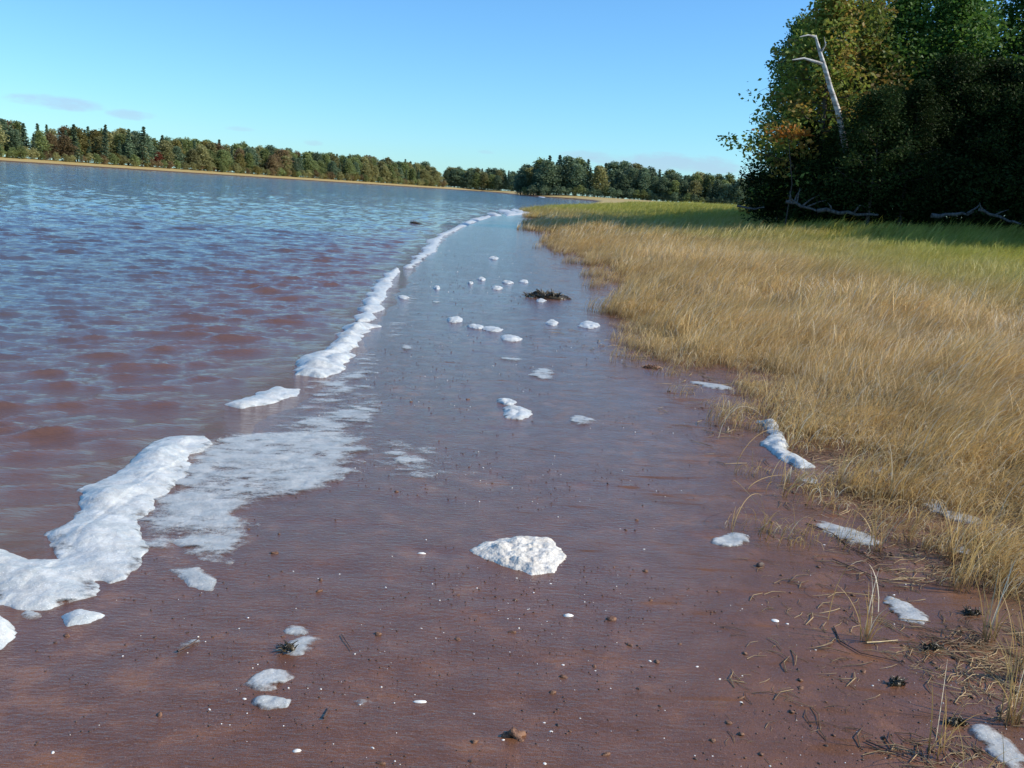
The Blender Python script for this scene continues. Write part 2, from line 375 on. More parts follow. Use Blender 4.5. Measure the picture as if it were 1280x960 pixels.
# ---------------------------------------------------------------- water sheet
rng = np.random.default_rng(7)
us = np.concatenate([-np.geomspace(4, 0.62, 40), np.linspace(-0.61, 0.06, 430), np.geomspace(0.07, 0.5, 12)])
rs = np.concatenate([steps(1.0, 5.2, 0.03), steps(5.2, 34, 0.0034), steps(34, 120, 0.0075), steps(120, 1200, 0.03)])
X, Y = fan(us, rs); d = sdist(WATER, X, Y)
amp = sm(d, 0.0, 1.3) ** 0.8 * (0.54 + 0.26 * fbm(X * .25, Y * .25, 21, 2)) * (0.35 + 0.65 * sm(260 - Y, 0, 160))
DX = np.zeros_like(X); DY = np.zeros_like(X); DZ = np.zeros_like(X)
ph = 1.2 * fbm(X * .35, Y * .35, 31, 2)
for k in range(70):
    lam = 0.15 * (0.80 / 0.15) ** rng.random(); kk = 2 * np.pi / lam
    th = R(-68) + rng.normal(0, 0.36)         # travels towards the camera and the right-hand shore
    kx, ky = math.cos(th), math.sin(th)
    a = 0.0029 * (lam / 0.5) ** 0.6
    res = 1 if lam > 0.5 else (sm(60 - Y, 0, 40) if lam > .3 else sm(26 - Y, 0, 14))
    phase = kk * (kx * X + ky * Y) + rng.random() * 6.28 + ph * (1 + k % 3)
    s, c = np.sin(phase), np.cos(phase)
    DZ += a * res * c; DX -= 0.9 * a * kx * s * res; DY -= 0.9 * a * ky * s * res
DZ = DZ * .85 + 0.6 * np.maximum(DZ, 0) ** 2 / 0.03
# little breaking rolls beside the foam line
for (px, py, ln, hh) in [(330, 560, .5, .035), (150, 545, .6, .04), (240, 440, .6, .03), (130, 525, .8, .03), (20, 580, .6, .035), (210, 487, .7, .03)]:
    pass
Vw = np.stack([X + DX * amp, Y + DY * amp, DZ * amp + 0.004], -1).reshape(-1, 3)
fw = gridfaces(*X.shape, keep=(np.maximum.reduce([d[:-1, :-1], d[1:, 1:], d[1:, :-1], d[:-1, 1:]]) > -0.75))
Vw, fw, Aw = compact(Vw, fw, {'deep': d})
tag(obj('water', mesh('water', Vw, fw, True, Aw), M_water), kind='structure')

# ---------------------------------------------------------------- foam
def foam(label, shapes, h=0.02, m=None, soft=0.05, rag=0.03, cell=0.01, lump=6.0, thr=0.0, name='foam_patch', group=None, seed=0, cat='foam', base=0.0, fs=7):
    """shapes: list of pixel outlines, or (px, py, rx, ry, tilt) ovals, laid on the ground as a raised sheet of froth"""
    polys = []
    for s in shapes:
        if isinstance(s, tuple):
            px, py, rx, ry = s[:4]; tl = R(s[4]) if len(s) > 4 else R(3.9)
            s = [(px + rx * math.cos(a) * math.cos(tl) - ry * math.sin(a) * math.sin(tl), py + rx * math.cos(a) * math.sin(tl) + ry * math.sin(a) * math.cos(tl)) for a in np.arange(14) * 2 * math.pi / 14]
        polys.append([tuple(at(px, py)[:2]) for px, py in s])
    al = np.array([p for P in polys for p in P]); c = al.mean(0)
    mg = rag * 2 + soft * 0.3
    x0, y0 = al.min(0) - mg; x1, y1 = al.max(0) + mg
    while (x1 - x0) * (y1 - y0) / cell ** 2 > 90000: cell *= 1.15
    nx = max(4, int((x1 - x0) / cell)); ny = max(4, int((y1 - y0) / cell))
    X, Y = np.meshgrid(np.linspace(x0, x1, nx), np.linspace(y0, y1, ny))
    f = np.full(X.shape, -9.0)
    for P in polys: f = np.maximum(f, sdist(P, X, Y))
    f = f + rag * fbm(X / rag / 3.5, Y / rag / 3.5, 40 + seed, 4, 0.6)
    th = np.clip(f / soft, -1, 1)
    prof = np.sin(np.clip(th, 0, 1) * np.pi / 2) ** .85
    lumpn = 0.45 + 1.0 * np.abs(vn(X * lump, Y * lump * 1.3, 60 + seed)) + 0.22 * np.abs(vn(X * lump * 2.6, Y * lump * 3, 70 + seed)) + .02 * np.abs(vn(X * lump * 7, Y * lump * 7, 75 + seed)) + (0.03 if m is not M_crust else .12) * fbm(X * 55, Y * 55, 80 + seed, 2)
    z = ground(X, Y); z = np.where(sdist(WATER, X, Y) > -0.05, np.maximum(z, 0.004 + base), z)
    z = z + np.where(f > 0, 0.003 + h * prof * np.clip(lumpn, 0.12, 2), f * 0.5)
    thick = th + thr + (1.0 if m is M_film else 0.55) * fbm(X * fs, Y * fs * 1.7, 90 + seed, 4, 0.6)
    keep = np.maximum.reduce([f[:-1, :-1], f[1:, 1:], f[1:, :-1], f[:-1, 1:]]) > -cell * 1.2
    V = np.stack([X, Y, z], -1).reshape(-1, 3); Fc = gridfaces(*X.shape, keep=keep)
    if len(Fc) == 0: return
    V, Fc, A = compact(V, Fc, {'thick': thick})
    o0 = np.array([c[0], c[1], float(np.median(V[:, 2]))]); V = V - o0
    o = obj(name, mesh(name, V, Fc, True, A), m or M_foam, None, o0)
    return tag(o, label, cat, group)
foam('large billowy bank of white foam along the water edge, lower left corner',
     [[(-60, 704), (0, 698), (40, 703), (72, 700), (58, 674), (98, 653), (106, 618), (140, 600), (168, 574), (208, 553), (258, 547), (268, 558), (238, 572),
       (240, 592), (212, 612), (190, 640), (168, 656), (182, 690), (158, 724), (122, 726), (112, 744), (60, 760), (20, 758), (-60, 744)]],
     h=0.046, soft=0.24, rag=0.06, cell=0.008, lump=3.0, seed=1, name='foam_bank', thr=0.35)
foam('thin lacy sheet of foam spread on the mud right of the large foam bank',
     [[(232, 574), (262, 552), (300, 543), (400, 538), (462, 560), (452, 592), (400, 612), (366, 628), (318, 640), (325, 660), (292, 668), (284, 700), (262, 698), (232, 684),
       (215, 700), (176, 694), (160, 655), (186, 640), (210, 612), (236, 592)]], h=0.006, m=M_film, soft=0.14, rag=0.12, cell=0.012, seed=2, thr=0.02, fs=6.5, name='foam_sheet', base=.003)
foam('grey tongue of lacy foam hanging down from the foam sheet', [[(206, 676), (262, 660), (325, 655), (312, 674), (292, 690), (285, 702), (262, 700), (230, 690)]], h=.005, m=M_film, soft=.10, rag=.05, seed=31, thr=.25, fs=7, name='foam_sheet', base=.004)
foam('thin wisp of foam film shoreward of the row of foam scallops', [[(478, 402), (500, 372), (512, 340), (530, 338), (528, 375), (505, 420), (480, 430)]], h=.005, m=M_film, soft=.4, rag=.2, cell=.03, seed=32, thr=-.25, name='foam_sheet')
foam('dappled foam film on the mud right of the lacy sheet', [[(440, 560), (480, 540), (560, 560), (600, 590), (540, 620), (470, 610)]], h=.004, m=M_film, soft=.3, rag=.12, cell=.015, seed=33, thr=-.5, name='foam_sheet', fs=9)
foam('flat grey lobe of foam below the lacy foam sheet', [[(214, 713), (248, 709), (272, 724), (264, 738), (236, 734)]], h=0.006, m=M_film, soft=.05, rag=.02, seed=3, thr=.6)
foam('white foam blob cut by the left picture edge', [[(-40, 768), (0, 771), (17, 784), (20, 797), (0, 812), (-40, 818)]], h=.035, soft=.07, rag=.015, seed=4, thr=.5)
foam('small oval of white foam just below the large foam bank', [[(78, 771), (100, 762), (133, 769), (110, 779), (84, 783)]], h=.022, soft=.04, rag=.01, seed=5, thr=.4)
foam('tiny grey scrap of foam between two foam banks on the left', [(38, 769, 13, 5)], h=.006, m=M_film, soft=.04, rag=.01, seed=6, thr=.5)
foam('narrow white streak of foam at the water edge between two larger banks',
     [[(277, 511), (308, 500), (345, 487), (376, 487), (372, 496), (350, 503), (300, 514)]], h=.022, soft=.12, rag=.06, cell=.012, lump=5, seed=7, thr=.35)
foam('scalloped bank of bright foam in the middle of the water edge',
     [[(368, 461), (377, 450), (398, 444), (420, 428), (428, 410), (450, 404), (474, 408), (456, 418), (446, 432), (434, 450), (424, 465), (400, 472), (371, 471)]],
     h=.048, soft=.18, rag=.08, cell=.014, lump=4, seed=8, name='foam_bank', thr=.4)
foam('faint foam film on the mud beside the scalloped foam bank', [[(380, 478), (430, 466), (452, 432), (478, 440), (470, 480), (430, 510), (360, 520)]],
     h=.005, m=M_film, soft=.3, rag=.12, cell=.02, seed=9, thr=-.1, name='foam_sheet')
foam('faint grey foam film trailing over the mud above the lacy sheet', [[(330, 520), (420, 505), (470, 480), (500, 500), (470, 560), (440, 575), (340, 545)]],
     h=.005, m=M_film, soft=.35, rag=.14, cell=.02, seed=10, thr=-.2, name='foam_sheet')
foam('row of small foam scallops stepping along the water edge',
     [[(441, 398), (452, 392), (446, 388), (458, 384), (452, 378), (464, 375), (458, 371), (468, 366), (462, 362), (474, 356), (470, 353), (482, 349), (478, 345), (490, 341), (496, 336),
       (500, 340), (494, 347), (489, 352), (490, 358), (482, 364), (484, 371), (475, 379), (478, 386), (468, 392), (473, 398), (460, 402), (448, 403)]],
     h=.035, soft=.14, rag=.07, cell=.02, lump=3, seed=11, name='foam_line', thr=.4)
foam('broken far foam line on the water edge below the dark snag', [[(504, 336), (520, 325), (516, 322), (530, 315), (527, 311), (538, 306), (534, 302), (546, 297), (553, 295), (551, 301), (547, 308), (543, 315), (532, 319), (524, 327), (511, 336)]],
     h=.035, soft=.25, rag=.12, cell=.04, lump=2, seed=12, name='foam_line', thr=.3)
foam('thin foam thread on the water edge right of the dark snag', [[(548, 294), (562, 288.5), (575, 281), (590, 274.5), (612, 269.5), (613, 271.5), (594, 277.5), (580, 283.5), (566, 290.5), (552, 297)]],
     h=.05, soft=.25, rag=.12, cell=.08, lump=2, seed=13, name='foam_line', thr=.3)
foam('farthest white foam curve at the tip of the grass point', [(618, 268.5, 9, 1.2), (634, 265, 12, 1.2), (646, 263.5, 8, 1)],
     h=.07, soft=.3, rag=.12, cell=.1, lump=1, seed=14, name='foam_line', thr=.4)
foam('short white foam bar just inside the grass point', [[(630, 267.6), (655, 265.2), (664, 266.4), (650, 268.4), (634, 270)]], h=.07, soft=.3, rag=.1, cell=.1, lump=1, seed=15, name='foam_line', thr=.4)
foam('unidentified white fleck floating off the far grass point', [(677, 249.3, 4.5, .8)], h=.12, soft=.5, rag=.1, cell=.15, lump=1, seed=16, thr=.5)  # unidentified white speck, shaped as a foam patch
foam('large oval mound of grainy cream foam alone on the open mud',
     [[(587, 688), (606, 679), (645, 672), (685, 675), (702, 686), (706, 699), (692, 716), (665, 719), (632, 709), (602, 698)]],
     h=.030, soft=.15, rag=.022, cell=.006, lump=13, seed=17, m=M_crust, name='foam_mound', thr=.6)
small = [
 ((568, 400, 10, 3.6), 'white foam tuft left of a pair of foam streaks on the wet flat', 0),
 ((596, 409, 11, 2.6), 'left half of a pair of foam streaks in mid flat', 0),
 ((616, 412, 13, 3.2), 'right half of a pair of foam streaks in mid flat', 0),
 ((637, 423, 14, 3.6), 'lone foam tuft just below the pair of foam streaks', 0),
 ((690, 404, 8, 3.2), 'foam fleck on the flat below the dark seaweed heap', 0),
 ((736, 407, 13, 4.6), 'knobbly cream foam heap near the grass edge below the seaweed', 0),
 ((676, 376, 7, 2.0), 'white foam fleck touching the front of the dark seaweed heap', 0),
 ((507, 434, 9, 3.4), 'pale foam spot right of the scalloped foam bank', 1),
 ((640, 449, 16, 2.8), 'thin grey foam dash midway down the wet flat', 1),
 ((678, 468, 20, 8), 'greyish fan of foam in the middle of the flat', 1),
 ((633, 502, 13, 3.4), 'slim foam dash just above a whiter foam patch', 0),
 ((645, 517, 21, 8), 'bright foam patch below a slim foam dash at mid flat', 0),
 ((726, 526, 18, 6), 'faint foam smear beside a bare brown mud patch', 1),
 ((617, 323, 6, 1.8), 'single small foam fleck farthest out on the wet flat', 0),
 ((602, 349, 5, 1.8), 'upper left fleck of a scatter of five foam tufts', 0),
 ((621, 360, 7, 2.2), 'lowest and widest fleck of a scatter of foam tufts', 0),
 ((634, 353, 7, 1.8), 'central fleck of a scatter of foam tufts', 0),
 ((655, 352, 6, 1.8), 'right upper fleck of a scatter of foam tufts', 0),
 ((588, 354, 3.5, 1.4), 'leftmost tiny fleck of a scatter of foam tufts', 0),
 ((546, 360, 4.5, 2), 'foam dot right of the row of foam scallops', 0),
 ((504, 372, 7, 2.2), 'foam bead hugging the row of foam scallops', 0),
 ((545, 378, 6, 1.4), 'flat foam dash right of the row of foam scallops', 1),
 ((887, 482, 26, 2.6, 10), 'thin pale foam streak in front of the grass edge', 0),
 ((1014, 603, 15, 6, 6), 'small ragged foam scrap below the curved foam drift', 1),
 ((1056, 665, 46, 9, 18), 'long slanting foam strip among the first grass stems', 0),
 ((915, 676, 23, 8, -6), 'isolated pale foam patch left of the slanting foam strip', 0),
 ((1168, 634, 22, 9, 25), 'foam patch under the grass, upper of a linked pair', 1),
 ((1205, 648, 28, 7, 12), 'foam patch under the grass, lower of a linked pair', 1),
 ((1204, 690, 14, 6), 'round foam scrap under bent stems by the right edge', 1),
 ((1236, 711, 44, 8, 2), 'wide foam smear under bent stems at the right edge', 1),
 ((1252, 686, 12, 4), 'little foam fleck above the wide smear at the right edge', 1),
 ((1130, 763, 28, 8, 32), 'slanting foam smear behind the green grass tuft', 1),
 ((1250, 938, 40, 14, 40), 'foam streak running off the bottom right corner', 0),
 ((1030, 547, 22, 6, 8), 'faint foam film between grass stems, upper one', 1),
 ((1105, 590, 22, 6, 8), 'faint foam film between grass stems, lower one', 1),
 ((1058, 552, 16, 5, 14), 'faint foam film between grass stems, middle one', 1),
 ((1032, 508, 8, 3), 'foam speck at the foot of the grass edge', 1),
 ((336, 850, 28, 11, -8), 'soft white foam patch below the weedy foam scrap', 0),
 ((342, 878, 26, 8, -4), 'faint foam ghost beneath the soft white foam patch', 1),
 ((378, 806, 30, 13, -12), 'grey foam scrap tangled with dark weed, lower left', 1),
 ((372, 788, 16, 7), 'pale foam wisp above the weed tangle', 1),
 ((452, 880, 9, 6), 'small grey foam spot left of a long white shell', 1),
 ((232, 808, 16, 4, -20), 'faint foam wisp beside a broken twig', 1),
 ((90, 741, 14, 8), 'low fringe of foam under the large foam bank', 1),
 ((505, 576, 13, 5), 'little foam scrap right of the lacy foam sheet', 1),
 ((120, 430, 0, 0), '', 9)]
for i, (sh, lb, k) in enumerate(small):
    if k == 9: continue
    x, y, _ = at(sh[0], sh[1]); dist = math.hypot(x, y); sc = dist / F
    r = sh[2] * sc
    wisp = any(q in lb for q in ('slanting', 'isolated pale', 'running off', 'thin pale', 'soft white', 'linked pair'))
    foam(lb, [sh], h=(.007 if wisp else .014 + .04 * r if k == 0 else .005), m=(M_foam if k == 0 and not wisp else M_film), soft=(r * .35 if wisp else max(.03, r * .6)), rag=max(.015, r * .5), cell=max(.006, r / 16),
         lump=1.2 / max(r, .05), seed=100 + i, thr=(.15 if 'running' in lb else .36) if wisp else .30 if k == 0 else .0, fs=(14 if wisp else 7))
foam('curved ragged drift of bright foam at the foot of the grass', [[(945, 527), (975, 530), (980, 548), (990, 566), (1016, 584), (1000, 586), (975, 574), (950, 556), (962, 545), (955, 533)]],
     h=.03, soft=.06, rag=.04, cell=.008, seed=160, thr=.25, name='foam_drift')

# ---------------------------------------------------------------- little things on the mud
def blob(name, seed, sx, sy, sz, rough=0.35, n=10, mm=6):
    r = np.random.default_rng(seed); V = []; Fc = []
    for i in range(mm + 1):
        ph_ = math.pi * i / mm
        for j in range(n):
            a = 2 * math.pi * j / n
            V.append((math.sin(ph_) * math.cos(a), math.sin(ph_) * math.sin(a), math.cos(ph_)))
    V = np.array(V); k = r.normal(0, 1, (4, 3)) * 2.2
    dd = 1 + rough * 0.35 * sum(np.sin(V @ k[q] + q * 2.1) for q in range(4)) / 1.5 + (r.random(len(V)) - .5)[..., None].ravel() * rough * .35
    dd[:n] = dd[0]; dd[-n:] = dd[-1]
    V = V * dd[:, None] * np.array([sx, sy, sz])
    for i in range(mm):
        for j in range(n): Fc.append((i * n + j, (i + 1) * n + j, (i + 1) * n + (j + 1) % n, i * n + (j + 1) % n))
    return V, np.array(Fc)
def blobm(name, *a, **k): V, Fc = blob(name, *a, **k); return mesh(name, V, Fc, True)
shell_me = [blobm('shell', s, .011, .0075, .0042, .25) for s in range(3)]
for m_ in shell_me: m_.materials.append(M_shell)
peb_me = [blobm('pebble', 10 + s, .010, .008, .0075, .5) for s in range(4)]
for m_ in peb_me: m_.materials.append(M_pebble)
clod_me = [blobm('mud_clod', 20 + s, .016, .012, .008, .8) for s in range(4)]
for m_ in clod_me: m_.materials.append(M_clod)
rnd0 = random.Random(9)
def putthing(name, me, px, py, sc, rot, label, cat, group=None, sink=0.2):
    x, y, z = at(px, py); o = obj(name, me, None, None, (x, y, z + .0005 * sc)); o.scale = (sc, sc * rnd0.uniform(.7, 1.2), sc * rnd0.uniform(.6, 1)); o.rotation_euler = (0, 0, rot)
    return tag(o, label, cat, group)
putthing('shell', blobm('shell', 31, .028, .012, .007, .15), 525, 877.5, .8, .1, 'long white mussel-like shell lying on the foreground mud', 'shell').data.materials.append(M_shell)
putthing('shell', blobm('shell', 32, .018, .013, .008, .2), 371, 939, .7, .4, 'yellowish shell at the bottom of the picture below the grey foam spot', 'shell').data.materials.append(M_shell)
putthing('shell', blobm('shell', 33, .021, .014, .008, .6), 710, 770, 1, .3, 'ragged white shell below the big cream foam mound', 'shell').data.materials.append(M_shell)
putthing('shell', blobm('shell', 34, .016, .012, .006, .2), 969, 776, 1, .0, 'round white shell on bare mud below the dark stone', 'shell').data.materials.append(M_shell)
putthing('shell', blobm('shell', 35, .018, .009, .006, .3), 527, 692, 1, .2, 'white shell left of the big cream foam mound', 'shell').data.materials.append(M_shell)
putthing('stone', blobm('stone', 36, .030, .024, .030, .5), 951, 708, .8, .5, 'dark pointed stone standing right of the isolated foam patch', 'stone').data.materials.append(M_pebble)
putthing('mud_clod', blobm('mud_clod', 37, .034, .028, .026, .9, 16, 10), 642, 919, .9, .8, 'crumbly dark clod at the bottom centre of the mud', 'clod').data.materials.append(M_clod)
putthing('stone', blobm('stone', 38, .022, .018, .016, .4), 764, 774, .9, .8, 'brown pebble right of the ragged white shell', 'stone').data.materials.append(M_clod)
rnd = random.Random(5)
def onmud(px, py):
    x, y, z = at(px, py); return float(sdist(WATER, [x], [y])[0]) < -0.3 and float(sdist(MARSH, [x], [y])[0]) < 0.6 and y < 30
big_f = []
def scatter(name, mes, n, label, cat, group, smin, smax, ylo=440, yhi=955, bias=1.0, xlo=60, xhi=1180):
    k = 0
    while k < n:
        py = ylo + (yhi - ylo) * rnd.random() ** bias; px = rnd.uniform(xlo, xhi)
        if not onmud(px, py): continue
        if fbm(np.array([px * .012]), np.array([py * .03]), 400, 2)[0] < rnd.uniform(-.25, .2): continue
        if rnd.random() < 0.4: px = px * .4 + rnd.gauss(900, 150) * .6
        if px > 1275 or not onmud(px, py): continue
        putthing(name, rnd.choice(mes), px, py, rnd.uniform(smin, smax), rnd.uniform(0, 6.28), label, cat, group); k += 1
scatter('shell', shell_me, 70, 'tiny white shell fragment scattered on the red mud', 'shell', 'white shell fragments on the mud', .25, .65)
scatter('pebble', peb_me, 80, 'tiny dark pebble scattered on the red mud', 'pebble', 'dark pebbles on the mud', .3, .75)
scatter('mud_clod', clod_me, 55, 'small brown crumb of mud with a pitted surface', 'clod', 'crumbs of mud on the flat', .3, .85)

def swarm(name, base, n, sel, M, smin, smax, seed, label, cat, flatz=1.0):
    r = np.random.default_rng(seed); pts = sel(r, n); V0, F0 = base
    Vs, Fs = [], []
    zz = ground(pts[:, 0], pts[:, 1])
    a = r.random(len(pts)) * 6.28; s = smin + (smax - smin) * r.random(len(pts)) ** 2.5
    s = s * (1 + 0.10 * np.hypot(pts[:, 0], pts[:, 1]))
    c, sn = np.cos(a), np.sin(a)
    x = V0[None, :, 0] * c[:, None] - V0[None, :, 1] * sn[:, None]; y = V0[None, :, 0] * sn[:, None] + V0[None, :, 1] * c[:, None]
    V = np.stack([x * s[:, None] + pts[:, 0:1], y * s[:, None] + pts[:, 1:2], V0[None, :, 2] * s[:, None] * flatz + zz[:, None] + .0003], -1).reshape(-1, 3)
    Fc = (F0[None] + (np.arange(len(pts)) * len(V0))[:, None, None]).reshape(-1, F0.shape[1])
    return tag(obj(name, mesh(name, V, Fc, True), M), label, cat, kind='stuff')
def mudpts(r, n, lo=2.2, hi=26, cl=0.0, nearGrass=False):
    out = []
    while sum(map(len, out)) < n:
        rr = lo * (hi / lo) ** r.random(6000); u = r.uniform(-.5, .6, 6000); x, y = rr * u, rr
        g_ = sdist(MARSH, x, y); w_ = sdist(WATER, x, y)
        dens = fbm(x * 1.1, y * 1.1, 200, 3) 
        if nearGrass: ok = (g_ > -1.0) & (g_ < 1.6) & (w_ < 0) & (r.random(6000) < np.exp(-np.maximum(-g_, 0) / .30) * sm(fbm(x * 3, y * 3, 222, 3), -.25, .25))
        else: ok = (w_ < -.35) & (g_ < .5) & (dens + .5 * fbm(x * 4, y * 4, 210, 2) > r.random(6000) * .6 - .12 - .25 * sm(y, 5, 10))
        out.append(np.stack([x[ok], y[ok]], -1))
    return np.concatenate(out)[:n]
tiny = blob('grit', 3, .0040, .0030, .0016, .6, 5, 3)
swarm('dark_grit', tiny, 6500, lambda r, n: mudpts(r, n), M_pebble, .16, 1.0, 1, 'countless dark grains and worm casts speckling the wet mud', 'grit')
swarm('shell_grit', tiny, 520, lambda r, n: mudpts(r, n), M_shell, .3, .9, 2, 'fine pale shell grit speckling the wet mud', 'grit')
swarm('mud_crumbs', blob('grit', 4, .006, .005, .0022, 1.3, 5, 3), 1500, lambda r, n: mudpts(r, n, 2.2, 10, 0, True), M_clod, .2, 1.3, 3, 'crumbled mud along the foot of the grass', 'litter')
M_litter = m_simple('plant litter', (0.10, 0.055, 0.03), (0.42, 0.30, 0.15), 4, .7, .2)
swarm('plant_litter', tube([(-.035, 0, .002), (0, .006, .005), (.04, -.004, .002)], [.0011, .0012, .0007], 3), 7500, lambda r, n: mudpts(r, n, 2.2, 12, 0, True), M_litter, .3, 1.35, 5, 'broken straw and rotted stems littering the foot of the grass', 'litter')
# seaweed heaps, snag in the water
def heap(label, px, py, rx, rz, ry, n, name='seaweed_heap', M=M_weed, blade=.012, on_water=False):
    x, y, z = at(px, py) if not on_water else (*flat(px, py), 0.0); r = np.random.default_rng(int(px)); parts = [blob('h', int(py), rx * .8, ry * .8, rz * .75, .9, 18, 10)]
    for i in range(n):
        a = r.random() * 6.28; q = math.sqrt(r.random()); P = np.array([math.cos(a) * rx * q, math.sin(a) * ry * q, rz * (1 - q * q) * .8])
        dv = r.normal(0, 1, 3); dv[2] = abs(dv[2]) * .4; dv /= np.linalg.norm(dv); L = rz * r.uniform(.5, 1.5)
        pts = [P, P + dv * L * .5 + (0, 0, .1 * L), P + dv * L]; parts.append(tube(pts, [blade, blade * .8, blade * .3], 4))
    V, Fc = join(parts); return tag(obj(name, mesh(name, V, Fc, True), M, None, (x, y, z)), label, 'seaweed')
heap('dark heap of seaweed lying on the wet flat left of the grass', 684, 372, .33, .085, .20, 130)
heap('dark low snag sticking out of the water beyond the foam line', 520, 279.5, .26, .07, .13, 30, 'snag', M_weed, .012, True)
heap('small dark clump of weed with foam caught on it, lower left', 360, 813, .022, .022, .02, 50, 'seaweed_clump', M_weed, .0025)
heap('brown weed raft stranded at the grass edge', 815, 460, .10, .025, .07, 60, 'seaweed_clump', M_clod, .005)
heap('dark rotted weed lump in the litter right of the crooked twig', 1120, 856, .03, .02, .012, 40, 'seaweed_clump', M_weed, .003)
heap('dark weed lump between grass tufts near the right edge', 1215, 768, .035, .025, .015, 40, 'seaweed_clump', M_weed, .003)
heap('flat dark weed scrap below the slanting foam smear', 1168, 812, .04, .025, .010, 40, 'seaweed_clump', M_weed, .003)
heap('dark weed beside the corner foam streak at the bottom right', 1196, 905, .035, .02, .012, 40, 'seaweed_clump', M_weed, .003)
heap('dark lump standing in for a hole near the right picture edge under the grass', 1252, 574, .05, .05, .05, 50, 'seaweed_clump', M_weed, .004)  # added dark lump in place of a hole in the mud
def stick(label, pxs, rad, M, name='twig', lift=.006, cat='twig'):
    P = []
    for q in pxs:
        x, y, z = at(*q[:2]); P.append((x, y, z + lift + (q[2] if len(q) > 2 else 0)))
    P = np.array(P); o0 = P[0].copy(); V, Fc = tube(P - o0, np.linspace(rad, rad * .5, len(P)), 6)
    return tag(obj(name, mesh(name, V, Fc, True), M, None, o0), label, cat)
M_straw = m_simple('dry straw', (0.45, 0.33, 0.15), (0.66, 0.52, 0.28), 30, .6, .2)
stick('pale straight straw lying below the green grass tuft', [(1083, 805), (1100, 804), (1122, 802)], .0035, M_straw, 'straw', cat='straw')
stick('broken dark twig on the mud, lower left', [(222, 816), (238, 808), (249, 800)], .004, M_pebble)
stick('short dark twig left of the long white shell', [(404, 900), (412, 886)], .0028, M_pebble)
stick('thin dark stem lying right of the weed tangle', [(427, 795), (440, 815)], .002, M_pebble)
stick('dark fallen stem running below the slanting foam strip', [(1008, 655), (1040, 668), (1062, 685), (1100, 705)], .004, M_clod)
stick('long dark root on the mud left of the green grass tuft', [(1042, 785), (1050, 803), (1075, 818), (1130, 830)], .003, M_pebble)
stick('crooked dark twig in the bottom right foreground', [(1082, 928), (1110, 940), (1150, 955)], .003, M_pebble)
stick('forked dark twig standing off the bottom right foreground mud', [(1105, 922), (1115, 938)], .003, M_pebble)
stick('dark stalk lying across the litter near the bottom right', [(1040, 700), (1100, 725), (1190, 735)], .0025, M_pebble)

# ---------------------------------------------------------------- marsh grass
def tuft(nb, rad, L, wid, seg, seed, lean=(0.75, 0.1), spread=0.35, droop=1.0):
    r = np.random.default_rng(seed); V = []; T = []; Rr = []; Fc = []
    for b in range(nb):
        a = r.random() * 6.28; q = rad * math.sqrt(r.random()); x, y = math.cos(a) * q, math.sin(a) * q
        ln = L * r.uniform(.55, 1.15); dx, dy = lean[0] + r.normal(0, spread), lean[1] + r.normal(0, spread)
        ww = wid * r.uniform(.6, 1.2); ang = r.random() * 3.14; sx, sy = math.cos(ang), math.sin(ang); rr = r.random()
        px, py, pz = x, y, 0.0; el_ = R(r.uniform(70, 90)); bend = droop * r.uniform(.5, 1.5) * 1.35 / seg; hd = math.atan2(dy, dx)
        dl = math.hypot(dx, dy)
        n0 = len(V)
        for i in range(seg + 1):
            tt = i / seg; w_ = ww * (1 - tt) ** .6 * .5 + .0004
            V.append((px - sx * w_, py - sy * w_, pz)); V.append((px + sx * w_, py + sy * w_, pz)); T += [tt, tt]; Rr += [rr, rr]
            st = ln / seg; px += math.cos(el_) * math.cos(hd) * st; py += math.cos(el_) * math.sin(hd) * st; pz = max(.004, pz + math.sin(el_) * st)
            el_ -= bend * dl * (0.4 + tt * 1.2)
        for i in range(seg): Fc.append((n0 + 2 * i, n0 + 2 * i + 1, n0 + 2 * i + 3, n0 + 2 * i + 2))
    return np.array(V), np.array(Fc), {'t': T, 'r': Rr}
def src(name, args):
    c = bpy.data.collections.new(name)
    for i, a in enumerate(args):
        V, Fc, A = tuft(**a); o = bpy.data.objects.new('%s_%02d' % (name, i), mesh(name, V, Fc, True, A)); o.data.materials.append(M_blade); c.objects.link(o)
    return c
